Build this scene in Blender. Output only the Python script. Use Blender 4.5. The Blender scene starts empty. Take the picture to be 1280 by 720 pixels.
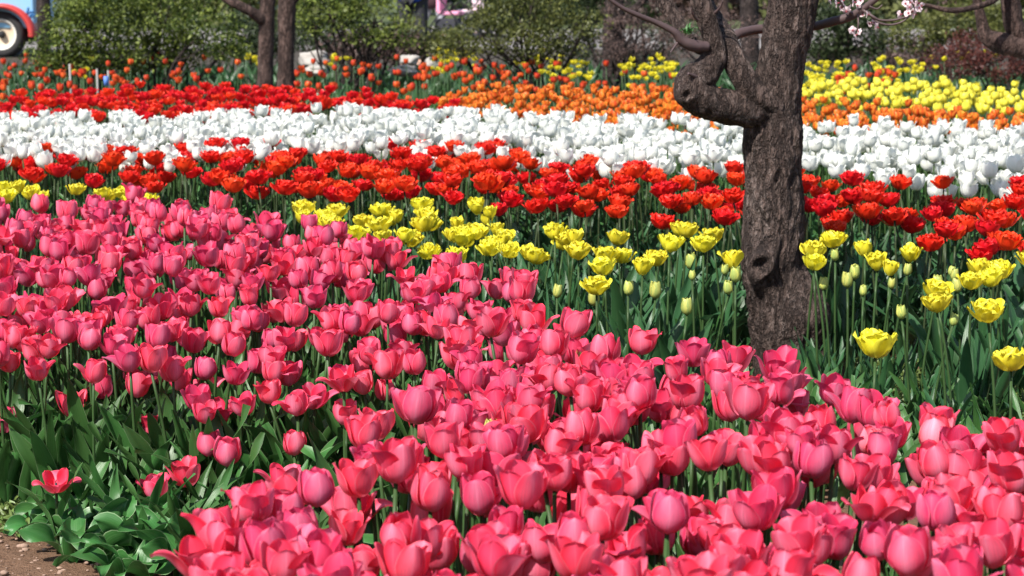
import bpy, math, random
import numpy as np
from mathutils import Vector, Matrix, Euler, noise

# ------------------------------------------------------------------ camera, sky, sun, exposure
S = bpy.context.scene
C = S.collection
F_PX, CAM_H, PITCH = 2700.0, 1.10, math.radians(8.32)
SUN_EL, SUN_AZ = 49.0, -143.0          # azimuth of the sun, degrees from +Y towards +X (behind the camera, to the left)
cd = bpy.data.cameras.new('camera'); cam = bpy.data.objects.new('camera', cd); C.objects.link(cam)
cam.location = (0, 0, CAM_H); cam.rotation_euler = (math.pi/2 - PITCH, 0, 0)
cd.sensor_width = 36; cd.lens = 36*F_PX/1280; cd.clip_start = .05; cd.clip_end = 800
cd.dof.use_dof = True; cd.dof.focus_distance = 4.2; cd.dof.aperture_fstop = 12.5
S.camera = cam
W = bpy.data.worlds.new('World'); S.world = W; W.use_nodes = True
wn = W.node_tree; bg = wn.nodes['Background']
sky = wn.nodes.new('ShaderNodeTexSky'); sky.sky_type = 'NISHITA'; sky.sun_disc = False
sky.sun_elevation = math.radians(SUN_EL); sky.sun_rotation = math.radians(SUN_AZ)
wn.links.new(sky.outputs[0], bg.inputs[0]); bg.inputs[1].default_value = .092
sl = bpy.data.lights.new('sun', 'SUN'); sun = bpy.data.objects.new('sun', sl); C.objects.link(sun)
sl.energy = 4.6; sl.angle = math.radians(.53); sl.color = (1, .955, .88)
_el, _az = math.radians(SUN_EL), math.radians(SUN_AZ)
sdir = Vector((math.sin(_az)*math.cos(_el), math.cos(_az)*math.cos(_el), math.sin(_el)))
sun.rotation_euler = sdir.to_track_quat('Z', 'Y').to_euler(); sun.location = sdir*30
S.view_settings.view_transform = 'Standard'; S.view_settings.look = 'None'
S.view_settings.exposure = .86; S.view_settings.gamma = 1; S.view_settings.use_curve_mapping = False
S.cycles.max_bounces = 6; S.cycles.diffuse_bounces = 3; S.cycles.transmission_bounces = 3; S.cycles.glossy_bounces = 2

# ------------------------------------------------------------------ helpers
rng = np.random.default_rng(7); random.seed(7)
cp, sp = math.cos(PITCH), math.sin(PITCH)
def ray(px, py):
    a, b = (px-640)/F_PX, (360-py)/F_PX
    return np.array((a, cp + b*sp, -sp + b*cp))
def atz(px, py, z=0.):                  # a point of the photograph on the height z
    r = ray(px, py); t = (z-CAM_H)/r[2]; return np.array((0, 0, CAM_H)) + r*t
def atd(px, py, Y):                     # a point of the photograph at the distance Y
    r = ray(px, py); return np.array((0, 0, CAM_H)) + r*(Y/r[1])
def px_of(p):
    d = np.asarray(p) - np.array((0, 0, CAM_H)); dep = d[1]*cp - d[2]*sp; up = d[1]*sp + d[2]*cp
    return 640 + F_PX*d[0]/dep, 360 - F_PX*up/dep
def tag(o, label=None, cat=None, group=None, kind=None):
    for k, v in (('label', label), ('category', cat), ('group', group), ('kind', kind)):
        if v: o[k] = v
    return o
def empty(name, loc=(0, 0, 0), rz=0):
    o = bpy.data.objects.new(name, None); o.empty_display_size = .05; o.location = loc; o.rotation_euler = (0, 0, rz); C.objects.link(o); return o
class G:                                # vertices, faces, uv, material index and tone of one mesh, as arrays
    def __init__(s): s.v, s.f, s.uv, s.m, s.t, s.n = [], [], [], [], [], 0
    def add(s, v, f, uv=None, m=0, t=.5):
        v = np.asarray(v, float).reshape(-1, 3); f = np.asarray(f, int).reshape(-1, 4)
        s.v.append(v); s.f.append(f + s.n); s.uv.append(np.zeros((len(v), 2)) if uv is None else np.asarray(uv, float))
        s.m.append(np.full(len(f), m)); s.t.append(np.full(len(v), t) if np.isscalar(t) else t); s.n += len(v); return s
    def arr(s):
        if len(s.v) > 1:
            s.v, s.f, s.uv, s.m, s.t = [np.concatenate(s.v)], [np.concatenate(s.f)], [np.concatenate(s.uv)], [np.concatenate(s.m)], [np.concatenate(s.t)]
        return s.v[0], s.f[0], s.uv[0], s.m[0], s.t[0]
    def join(s, g, M=None, tone=None, mo=0):
        v, f, uv, m, t = g.arr()
        if M is not None: v = v @ M[:3, :3].T + M[:3, 3]
        s.v.append(v); s.f.append(f + s.n); s.uv.append(uv); s.m.append(m + mo); s.t.append(t if tone is None else np.full(len(v), tone)); s.n += len(v); return s
    def mesh(s, name, mats, smooth=True):
        v, f, uv, m, t = s.arr(); me = bpy.data.meshes.new(name)
        tri = f[:, 2] == f[:, 3]; cnt = np.where(tri, 3, 4); keep = np.ones(f.shape, bool); keep[tri, 3] = False
        loops = f[keep]; st = np.concatenate(([0], np.cumsum(cnt)[:-1]))
        me.vertices.add(len(v)); me.vertices.foreach_set('co', v.ravel().astype('f'))
        me.loops.add(len(loops)); me.loops.foreach_set('vertex_index', loops.astype('i'))
        me.polygons.add(len(f)); me.polygons.foreach_set('loop_start', st.astype('i')); me.polygons.foreach_set('loop_total', cnt.astype('i'))
        me.polygons.foreach_set('material_index', m.astype('i')); me.polygons.foreach_set('use_smooth', np.full(len(f), smooth))
        ul = me.uv_layers.new(name='UVMap'); ul.data.foreach_set('uv', uv[loops].ravel().astype('f'))
        at = me.attributes.new('tone', 'FLOAT', 'POINT'); at.data.foreach_set('value', t.astype('f'))
        for x in (mats if isinstance(mats, (list, tuple)) else [mats]): me.materials.append(x)
        me.update(calc_edges=True); return me
def obj(name, me, parent=None, loc=(0, 0, 0), rot=(0, 0, 0), sc=(1, 1, 1)):
    o = bpy.data.objects.new(name, me); o.location = loc; o.rotation_euler = rot; o.scale = sc
    if parent: o.parent = parent
    C.objects.link(o); return o
def grid_faces(nu, nv, closed=False):
    i, j = np.meshgrid(np.arange(nu-1), np.arange(nv if closed else nv-1), indexing='ij'); k = (j+1) % nv
    return np.stack((i*nv+j, i*nv+k, (i+1)*nv+k, (i+1)*nv+j), -1).reshape(-1, 4)
def mat4(loc, rot=(0, 0, 0), sc=(1, 1, 1)):
    return np.array(Matrix.LocRotScale(Vector(loc), Euler(rot), Vector(sc)))

# ------------------------------------------------------------------ materials
class NT:
    def __init__(s, name):
        s.m = bpy.data.materials.new(name); s.m.use_nodes = True; s.t = s.m.node_tree; s.b = s.t.nodes['Principled BSDF']; s.o = s.t.nodes['Material Output']
    def n(s, typ, **k):
        x = s.t.nodes.new('ShaderNode' + typ)
        for a, v in k.items():
            if isinstance(v, bpy.types.NodeSocket): s.t.links.new(v, x.inputs[a.replace('_', ' ')])
            elif a in x.inputs: x.inputs[a].default_value = v
            elif a.replace('_', ' ') in x.inputs: x.inputs[a.replace('_', ' ')].default_value = v
            else: setattr(x, a, v)
        return x
    def l(s, a, b): s.t.links.new(a, b)
    def math(s, op, a, b=None, clamp=False):
        x = s.t.nodes.new('ShaderNodeMath'); x.operation = op; x.use_clamp = clamp
        for i, v in enumerate((a, b)):
            if v is None: continue
            if isinstance(v, bpy.types.NodeSocket): s.l(v, x.inputs[i])
            else: x.inputs[i].default_value = v
        return x.outputs[0]
    def mix(s, fac, a, b, bt='MIX'):
        x = s.t.nodes.new('ShaderNodeMix'); x.data_type = 'RGBA'; x.blend_type = bt
        for i, v in ((0, fac), (6, a), (7, b)):
            if isinstance(v, bpy.types.NodeSocket): s.l(v, x.inputs[i])
            else: x.inputs[i].default_value = v if i == 0 else (*v, 1)
        return x.outputs[2]
    def ramp(s, fac, stops):
        x = s.t.nodes.new('ShaderNodeValToRGB'); s.l(fac, x.inputs[0]); e = x.color_ramp.elements
        while len(e) < len(stops): e.new(.5)
        for q, (p, c) in zip(e, stops): q.position = p; q.color = (*c, 1) if len(c) == 3 else c
        return x.outputs[0]
    def noise(s, vec, scale=1, detail=3, rough=.5, out=0):
        x = s.n('TexNoise', Scale=scale, Detail=detail, Roughness=rough)
        if vec is not None: s.l(vec, x.inputs['Vector'])
        return x.outputs[out]
    def vec(s, a, b, c=0.):
        x = s.t.nodes.new('ShaderNodeCombineXYZ')
        for i, v in enumerate((a, b, c)):
            if isinstance(v, bpy.types.NodeSocket): s.l(v, x.inputs[i])
            else: x.inputs[i].default_value = v
        return x.outputs[0]
    def uvt(s):
        uv = s.n('UVMap'); sp_ = s.n('SeparateXYZ', Vector=uv.outputs[0]); t = s.n('Attribute', attribute_name='tone')
        return sp_.outputs[0], sp_.outputs[1], t.outputs['Fac']
    def bump(s, h, strength=.3, dist=.01):
        x = s.n('Bump', Strength=strength, Distance=dist, Height=h); s.l(x.outputs[0], s.b.inputs['Normal']); return x.outputs[0]
    def lucent(s, col, k, normal=None):
        tr = s.t.nodes.new('ShaderNodeBsdfTranslucent'); mx = s.t.nodes.new('ShaderNodeMixShader'); mx.inputs[0].default_value = k
        s.l(col, tr.inputs[0]); s.l(s.b.outputs[0], mx.inputs[1]); s.l(tr.outputs[0], mx.inputs[2]); s.l(mx.outputs[0], s.o.inputs[0])
        if normal: s.l(normal, tr.inputs['Normal'])
def petal_mat(name, mid, edge, base, lucent=.3, vein=.25, rough=.42, pale=None, base_to=.22, tonevar=.3, rim=None):
    n = NT(name); u, v, t = n.uvt()
    a = n.math('MULTIPLY', n.math('ABSOLUTE', n.math('SUBTRACT', v, .5)), 2.)
    fl = n.noise(n.vec(n.math('MULTIPLY', u, 2.2), n.math('MULTIPLY', v, 22.), n.math('MULTIPLY', t, 31.)), 1, 4, .7)
    bl = n.noise(n.vec(n.math('MULTIPLY', u, 2.), n.math('MULTIPLY', v, 3.), n.math('MULTIPLY', t, 57.)), 1, 2, .5)
    k = n.math('ADD', a, n.math('MULTIPLY', n.math('SUBTRACT', bl, .5), .9)); k = n.math('ADD', k, n.math('MULTIPLY', n.math('SUBTRACT', fl, .5), .5), True)
    c = n.mix(n.math('POWER', k, 1.05), mid, edge)
    if rim: c = n.mix(n.math('MULTIPLY', n.math('SUBTRACT', a, .90), 7., True), c, rim); c = n.mix(n.math('MULTIPLY', n.math('SUBTRACT', .07, a), 6., True), c, rim)
    if pale: 
        pk = n.math('MULTIPLY', n.math('SUBTRACT', t, .80), 4., True)
        c = n.mix(n.math('MULTIPLY', pk, n.math('SUBTRACT', 1., n.math('MULTIPLY', a, .6))), c, pale)
    c = n.mix(n.math('MULTIPLY', n.math('SUBTRACT', base_to, u), 1/base_to, True), c, base)
    val = n.math('ADD', n.math('MULTIPLY', fl, vein), 1-vein*.5); val = n.math('MULTIPLY', val, n.math('ADD', n.math('MULTIPLY', t, tonevar), 1-tonevar*.55))
    h = n.n('HueSaturation', Color=c, Value=val, Hue=n.math('ADD', n.math('MULTIPLY', t, .018), .491)); c = h.outputs[0]
    n.l(c, n.b.inputs['Base Color']); n.b.inputs['Roughness'].default_value = rough; n.b.inputs['Specular IOR Level'].default_value = .35
    nb = n.bump(fl, .25, .0015); n.lucent(c, lucent, nb); return n.m
def leaf_mat(name, c1, c2, edge=(.30, .40, .22), rough=.38, lucent=.22, spec=.5):
    n = NT(name); u, v, t = n.uvt()
    a = n.math('MULTIPLY', n.math('ABSOLUTE', n.math('SUBTRACT', v, .5)), 2.)
    fl = n.noise(n.vec(n.math('MULTIPLY', u, 1.5), n.math('MULTIPLY', v, 40.), n.math('MULTIPLY', t, 31.)), 1, 2, .5)
    bl = n.noise(n.vec(n.math('MULTIPLY', u, 4.), n.math('MULTIPLY', v, 2.), n.math('MULTIPLY', t, 77.)), 1, 3, .6)
    c = n.mix(bl, c1, c2); c = n.mix(n.math('MULTIPLY', n.math('SUBTRACT', fl, .45), .35, True), c, edge)
    c = n.mix(n.math('MULTIPLY', n.math('SUBTRACT', a, .945), 16., True), c, edge)
    h = n.n('HueSaturation', Color=c, Value=n.math('ADD', n.math('MULTIPLY', t, .6), .7), Hue=n.math('ADD', n.math('MULTIPLY', t, .03), .485)); c = h.outputs[0]
    n.l(c, n.b.inputs['Base Color']); n.b.inputs['Roughness'].default_value = rough; n.b.inputs['Specular IOR Level'].default_value = spec
    nb = n.bump(fl, .2, .002); n.lucent(c, lucent, nb); return n.m
def plain(name, c, rough=.6, var=.25, scale=8, metal=0, spec=.4, bump=0, c2=None):
    n = NT(name); tc = n.n('TexCoord'); f = n.noise(tc.outputs['Object'], scale, 5, .6)
    c2 = c2 or tuple(x*(1-var) for x in c); col = n.mix(f, c2, tuple(min(1, x*(1+var*.6)) for x in c))
    n.l(col, n.b.inputs['Base Color']); n.b.inputs['Roughness'].default_value = rough; n.b.inputs['Metallic'].default_value = metal; n.b.inputs['Specular IOR Level'].default_value = spec
    if bump: n.bump(f, bump, .02)
    return n.m
M = {}
M['pink_out'] = petal_mat('pink petal outside', (.81, .185, .295), (.76, .032, .095), (.72, .17, .27), .32, .85, rough=.5, pale=(.82, .30, .42), rim=(.86, .27, .38))
M['pink_in'] = petal_mat('pink petal inside', (.80, .075, .165), (.77, .022, .075), (.75, .30, .20), .34, .5, rough=.5, rim=(.84, .15, .24))
M['red'] = petal_mat('scarlet petal', (.82, .020, .013), (.86, .040, .018), (.65, .02, .01), .3, .3)
M['white'] = petal_mat('white petal', (.80, .81, .75), (.86, .86, .82), (.50, .62, .28), .36, .22, tonevar=.10, rough=.6)
M['orange'] = petal_mat('orange petal', (.80, .105, .016), (.88, .36, .050), (.84, .34, .04), .28, .3, base_to=.3)
M['yellow'] = petal_mat('yellow petal', (.86, .74, .030), (.88, .80, .070), (.66, .66, .08), .34, .16, tonevar=.15)
M['lemon'] = petal_mat('lemon petal', (.82, .72, .060), (.86, .77, .10), (.58, .62, .12), .30, .12, tonevar=.15)
M['bud'] = petal_mat('green bud petal', (.34, .42, .11), (.66, .62, .14), (.16, .28, .07), .25, .2)
M['flame'] = petal_mat('red and yellow petal', (.62, .040, .018), (.76, .16, .030), (.80, .42, .05), .28, .3, base_to=.4)
M['stem'] = leaf_mat('stem', (.026, .062, .018), (.046, .092, .026), (.05, .09, .03), .45, .05, .3)
M['dark_stem'] = leaf_mat('dark stem', (.030, .052, .020), (.045, .062, .024), (.05, .07, .03), .45, .05, .3)
M['leaf'] = leaf_mat('tulip leaf', (.028, .100, .022), (.056, .160, .036), spec=.4)
M['blue_leaf'] = leaf_mat('bluish tulip leaf', (.018, .068, .022), (.040, .116, .038), (.15, .24, .14), spec=.4)
M['anther'] = plain('anther', (.03, .02, .03), .6)

# ------------------------------------------------------------------ flower, stem and leaf shapes
_FU = np.linspace(0, 1, 61); _K = np.exp(-(np.arange(-14, 15)/60/.085)**2/2); _K /= _K.sum()
def profile(phis):                      # angle, reach and height along a petal of unit length
    p = np.radians(np.convolve(np.pad(np.interp(_FU, np.linspace(0, 1, len(phis)), phis), 14, mode='edge'), _K, 'valid')); m = (p[1:]+p[:-1])/2
    return p, np.concatenate(([0], np.cumsum(np.cos(m))/60)), np.concatenate(([0], np.cumsum(np.sin(m))/60))
def petal(g, L, Wd, phis, th, r0=.004, z0=0, nu=10, nv=9, m=0, t=.5, cc=1.05, tip=3.2, wav=.0012, ridge=.0008, side=0., seed=0., ragged=0.):
    u = 1-(1-np.linspace(0, 1, nu))**1.5; fp, fr, fz = profile(phis)
    phi = np.interp(u, _FU, fp); r = r0 + L*np.interp(u, _FU, fr); z = z0 + L*np.interp(u, _FU, fz)
    w = Wd*(.22 + .78*np.sin(np.clip(u*1.55, 0, 1)*np.pi/2)**1.1)*np.clip(1-u**tip, 0, 1)**.52 + .0004
    v = np.linspace(-1, 1, nv)
    rc = np.maximum(r*cc, w*.55)[:, None]; a = v[None, :]*w[:, None]/rc
    off = -rc*(1-np.cos(a)); s_ = rc*np.sin(a)
    uu, vv = np.meshgrid(u, v, indexing='ij')
    off = off + ridge*np.exp(-(vv/.14)**2)*np.sin(uu*np.pi) + wav*np.sin(uu*9+seed*7+vv*2.)*np.abs(vv)**2*(uu > .12)
    off = off + .0022*np.sin(seed*3.1+vv*2.4)*uu**2
    if ragged: off = off + ragged*np.sin(vv*7+seed*11)*uu**2; 
    R = r[:, None] + off*np.sin(phi)[:, None]; Z = z[:, None] - off*np.cos(phi)[:, None]
    if ragged: Z = Z + ragged*1.2*np.sin(vv*9+seed*5)*uu**3
    Sx = s_ + side*uu**2
    ct, st = math.cos(th), math.sin(th)
    P = np.stack((R*ct - Sx*st, R*st + Sx*ct, Z), -1)
    g.add(P.reshape(-1, 3), grid_faces(nu, nv), np.stack((uu, vv*.5+.5), -1).reshape(-1, 2), m, t)
def tube(g, P, rad, nseg=8, m=0, t=.5, uvs=1., cap=True):
    P = np.asarray(P, float); n = len(P); rad = np.broadcast_to(np.asarray(rad, float), (n,)); T = np.gradient(P, axis=0); T /= np.linalg.norm(T, axis=1)[:, None] + 1e-12
    ref = np.array((0, 1., 0)) if abs(T[0][1]) < .8 else np.array((1., 0, 0)); rings = []
    A = np.cross(T[0], ref); A /= np.linalg.norm(A); an = np.linspace(0, 2*np.pi, nseg, endpoint=False)
    for i in range(n):
        A = A - T[i]*(A@T[i]); A /= np.linalg.norm(A) + 1e-12; B = np.cross(T[i], A)
        rings.append(P[i] + rad[i]*(np.cos(an)[:, None]*A + np.sin(an)[:, None]*B))
    V = np.concatenate(rings); f = grid_faces(n, nseg, True)
    uu = np.repeat(np.linspace(0, uvs, n), nseg); vv = np.tile(np.linspace(0, 1, nseg), n)
    if cap:
        V = np.vstack((V, P[0], P[-1])); k = len(V); j = np.arange(nseg); j2 = (j+1) % nseg; b = (n-1)*nseg
        f = np.vstack((f, np.stack((j2, j, np.full(nseg, k-2), np.full(nseg, k-2)), 1), np.stack((b+j, b+j2, np.full(nseg, k-1), np.full(nseg, k-1)), 1)))
        uu = np.append(uu, (0, uvs)); vv = np.append(vv, (.5, .5))
    g.add(V, f, np.stack((uu, vv), 1), m, t)
rr = lambda a, b: float(rng.uniform(a, b))
def single_tulip(kind, seed, tone, nu=10, nv=9, L=.067, Wd=.0262, tp=(3.4, 5.2)):
    g = G(); base = {'egg': (6, 34, 70, 92, 103, 112), 'cup': (8, 36, 68, 86, 92, 92), 'open': (8, 36, 62, 78, 80, 70), 'flare': (8, 38, 66, 82, 70, 30), 'goblet': (8, 44, 76, 90, 86, 62), 'wide': (6, 28, 50, 62, 64, 50)}[kind]
    for whorl in (0, 1):
        for k in range(3):
            th = math.radians(120*k + 60*whorl + rr(-9, 9) + seed*37); q_ = rr(-3, 3); ph = [p + q_ + rr(-2.5, 2.5) for p in base]
            if whorl: ph = [ph[0]+8, ph[1]+9, ph[2]+7, ph[3]+4, ph[4]+3, ph[5]+2]
            LL = L*rr(.94, 1.06)*(.97 if whorl else 1)
            if kind in ('cup', 'open') and rr(0, 1) < .09: ph = [ph[0], ph[1]-2, ph[2]-8, ph[3]-22, ph[4]-45, ph[5]-75]
            if kind == 'flare' and (whorl == 0 and k < 2 or rr(0, 1) < .2): ph = [ph[0], ph[1]-4, ph[2]-14, ph[3]-30, ph[4]-50, ph[5]-60]
            elif kind == 'flare': ph = list(np.array((8, 36, 68, 86, 92, 88))+rr(-3, 3))
            petal(g, LL, Wd*rr(.93, 1.07), ph, th, .0035 - .0015*whorl, .0005*whorl, nu, nv, 1 if whorl else 0, tone, rr(.98, 1.14), rr(*tp), rr(.0004, .0018), .0008, rr(-.004, .004), rr(0, 6))
    tube(g, [(0, 0, .002), (0, 0, .012), (0, 0, .024)], [.004, .004, .003], 6, 2)
    return g
def double_tulip(seed, tone, n=15, L=.05, Wd=.019, spread=1., nu=6, nv=6, m=0):
    g = G()
    for k in range(n):
        q = k/(n-1); th = k*2.39996 + seed + rr(-.2, .2)
        out = np.array((0, 24, 44, 56, 54, 40)); inn = np.array((24, 52, 78, 92, 96, 92)); ph = out*(1-q)*1. + inn*q
        ph = 90 - (90-ph)*spread + rng.uniform(-7, 7, 6)
        petal(g, L*rr(.86, 1.08)*(1-.12*q), Wd*rr(.85, 1.1), ph, th, .005*(1-q)+.002, .003*q, nu, nv, m, tone, rr(1.1, 1.5), rr(3.5, 6), .0015, .0004, rr(-.004, .004), rr(0, 6), ragged=.0022)
    return g
def bud_tulip(tone, L=.045, Wd=.012, m=0):
    g = G()
    for k in range(6): petal(g, L*rr(.95, 1.03), Wd*1.25, (14, 52, 84, 98, 106, 112), math.radians(60*k), .002, 0, 7, 5, m, tone, 1.05, 2.6, .0004, .0005, 0, rr(0, 6))
    return g
def leaf(L, Wd, a0, a1, seed, nu=11, nv=5, tone=.5, twist=.5, wav=.006, fold=.5, m=0, g=None, th=0., tipw=1.):
    g = g or G(); u = np.linspace(0, 1, nu); phi = np.radians(a0 + (a1-a0)*u**1.6); du = L/(nu-1)
    r = np.concatenate(([0], np.cumsum(np.cos(phi[1:]))*du)) + .004; z = np.concatenate(([0], np.cumsum(np.sin(phi[1:]))*du))
    w = Wd*(.34 + .66*np.sin(np.clip(u*1.9, 0, 1)*np.pi/2))*np.clip(1-u**2.3, 0, 1)**.85 + .0004
    v = np.linspace(-1, 1, nv); uu, vv = np.meshgrid(u, v, indexing='ij'); tw = twist*u**1.3
    f_ = np.abs(vv)*fold*(1-.6*uu)
    sx = w[:, None]*vv*np.cos(f_); off = -w[:, None]*np.abs(vv)*np.sin(f_) + wav*np.sin(uu*8+seed*3+np.sign(vv)*1.1)*vv**2*np.minimum(uu*3, 1)
    ct_, st_ = np.cos(tw)[:, None], np.sin(tw)[:, None]; sx, off = sx*ct_ - off*st_, sx*st_ + off*ct_
    R = r[:, None] + off*np.sin(phi)[:, None]; Z = z[:, None] - off*np.cos(phi)[:, None]; bend = .18*L*math.sin(seed*5)*u[:, None]**2
    c_, s_ = math.cos(th), math.sin(th); Y = sx + bend
    g.add(np.stack((R*c_ - Y*s_, R*s_ + Y*c_, Z), -1).reshape(-1, 3), grid_faces(nu, nv), np.stack((uu, vv*.5+.5), -1).reshape(-1, 2), m, tone)
    return g
def stem_g(bend, r=.0034, n=7, seg=6):
    g = G(); u = np.linspace(0, 1, n); tube(g, np.stack((bend*u**2, 0*u, u), 1), r*(1.15-.3*u), seg, 0, rr(.2, .8)); return g
def leaf_set(n, L, Wd, nu=7, nv=4, up=(62, 86), tip=(5, 60)):
    g = G(); a = rr(0, 6)
    for k in range(n): leaf(L*rr(.75, 1.15), Wd*rr(.8, 1.15), rr(*up), rr(*tip), rr(0, 6), nu, nv, rr(.1, .9), rr(-.9, .9), .005, .5, 0, g, a + k*2.2 + rr(-.4, .4))
    return g
class Kind:                             # one variety: shared shapes, dealt out plant by plant
    def __init__(s, name, flowers, fm, stems, leaves, lm, sm, leaf_parts=0):
        s.name, s.fl, s.fm, s.st, s.lv, s.lm, s.sm, s.lp = name, flowers, fm, stems, leaves, lm, sm, leaf_parts
        s.flm = [g.mesh(name+' flower', fm) for _, g in flowers]; s.stm = [g.mesh(name+' stem', sm) for _, g in stems]; s.lvm = [g.mesh(name+' leaf', lm) for g in leaves]
    def plant(s, p, rz, tilt, h, vi=None, size=1., stuff=None, top=(0, 0), leafn=3):
        vi = int(rng.integers(len(s.fl))) if vi is None else vi; si = int(rng.integers(len(s.st))); b = s.st[si][0]
        ft = (rr(-.14, .14)+top[0], rr(-.05, .3)*min(1, b*12+.3)+top[1], rr(0, 6.28)); fs = size*rr(.9, 1.1)
        R = (tilt[0], tilt[1], rz); n = leafn if s.lp else 1
        lv = [(int(rng.integers(len(s.lv))), (0, 0, k*6.283/n + rr(-.5, .5)), rr(.8, 1.15), rr(0, .035)) for k in range(n)]
        if stuff is not None:
            Mx = mat4(p, R); tone = rr(0, 1)
            stuff.join(s.fl[vi][1], Mx @ mat4((b, 0, h), ft, (fs,)*3), rr(0, .8)); k0 = len(s.fm)
            stuff.join(s.st[si][1], Mx @ mat4((0, 0, 0), (0, 0, 0), (1, 1, h)), None, k0)
            for i, r_, q, z in lv: stuff.join(s.lv[i], Mx @ mat4((0, 0, z), r_, (q,)*3), None, k0+1)
            return None
        root = empty(s.name, p); root.rotation_euler = R
        obj('flower', s.flm[vi], root, (b, 0, h), ft, (fs,)*3); obj('stem', s.stm[si], root, (0, 0, 0), (0, 0, 0), (1, 1, h))
        for i, r_, q, z in lv: obj('leaf' if s.lp else 'leaves', s.lvm[i], root, (0, 0, z), r_, (q,)*3)
        root['_v'] = s.fl[vi][0]; return root
def inpoly(p, poly):
    x, y = p; c = False; n = len(poly)
    for i in range(n):
        x1, y1 = poly[i]; x2, y2 = poly[i-1]
        if (y1 > y) != (y2 > y) and x < (x2-x1)*(y-y1)/(y2-y1) + x1: c = not c
    return c
def scatter(poly_px, z, dmin, maxn=2000, keep=lambda x, y: 1., tries=30000, pts=None):
    """even random planting of a bed outlined in the photograph, measured on the ground"""
    poly = [tuple(atz(q[0], q[1], q[2] if len(q) > 2 else z)[:2]) for q in poly_px]; lo = np.min(poly, 0); hi = np.max(poly, 0)
    out = [] if pts is None else pts; A = np.zeros((len(out)+maxn, 2)); n = len(out)
    for i, q in enumerate(out): A[i] = q
    cand = rng.uniform(lo, hi, (tries, 2)); k0 = n
    for c in cand:
        if n - k0 >= maxn: break
        if not inpoly(c, poly): continue
        if n and np.min(np.sum((A[:n]-c)**2, 1)) < dmin*dmin: continue
        X, Y = px_of((*c, z))
        if rng.random() > keep(X, Y): continue
        A[n] = c; n += 1
    return A[k0:n]
def top300(pts, n=300): 
    d = np.hypot(pts[:, 0], pts[:, 1]); o = np.argsort(d); return pts[o[:n]], pts[o[n:]]
LABELS = {}

# ------------------------------------------------------------------ the ground and what lies on it
def ground():
    n = NT('soil'); tc = n.n('TexCoord'); o = tc.outputs['Object']
    a = n.noise(o, 2.2, 6, .6); b = n.noise(o, 28, 6, .7); c = n.noise(o, 130, 4, .7)
    col = n.mix(b, (.115, .060, .036), (.27, .160, .105)); col = n.mix(n.math('MULTIPLY', n.math('SUBTRACT', c, .56), 3, True), col, (.42, .31, .23)); col = n.mix(n.math('MULTIPLY', a, .5), col, (.12, .078, .05))
    n.l(col, n.b.inputs['Base Color']); n.b.inputs['Roughness'].default_value = .95; n.b.inputs['Specular IOR Level'].default_value = .1
    n.bump(n.math('ADD', b, n.math('MULTIPLY', c, .5)), .9, .02)
    g = G(); xs = np.concatenate((np.linspace(-300, -4, 14), np.linspace(-3.5, 3.5, 130), np.linspace(4, 300, 14))); ys = np.concatenate(([-60, -10, -2], np.linspace(1, 9, 150), np.linspace(9.5, 40, 30), np.linspace(60, 500, 10)))
    P = []
    for x in xs:
        for y in ys:
            near = max(0, min(1, (12-y)/3)) if y > 0 else 0
            P.append((x, y, near*(.014*noise.noise((x*7, y*7, 0)) + .010*noise.noise((x*23, y*23, 3)))))
    g.add(P, grid_faces(len(xs), len(ys))[:, ::-1], np.zeros((len(P), 2)))
    tag(obj('ground', g.mesh('ground', n.m)), kind='structure')
ground()
def sheet(name, pts, z, m):
    me = bpy.data.meshes.new(name); me.from_pydata([(x, y, z) for x, y in pts], [], [tuple(range(len(pts)))]); me.materials.append(m); return tag(obj(name, me), kind='structure')
sheet('flower_bed', [(-60, 13), (60, 13), (60, 31), (-60, 31)], .008, plain('dark bed soil', (.050, .038, .026), .95, .5, 6, bump=.4))
M['paving'] = plain('pale paving', (.22, .20, .19), .9, .25, 3, bump=.2)
sheet('path', [(-60, 31), (60, 31), (60, 42), (-60, 42)], .012, M['paving'])
sheet('lawn', [(-80, 42.1), (80, 42.1), (80, 160), (-80, 160)], .010, plain('lawn', (.07, .09, .03), .9, .4, 2))

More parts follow.
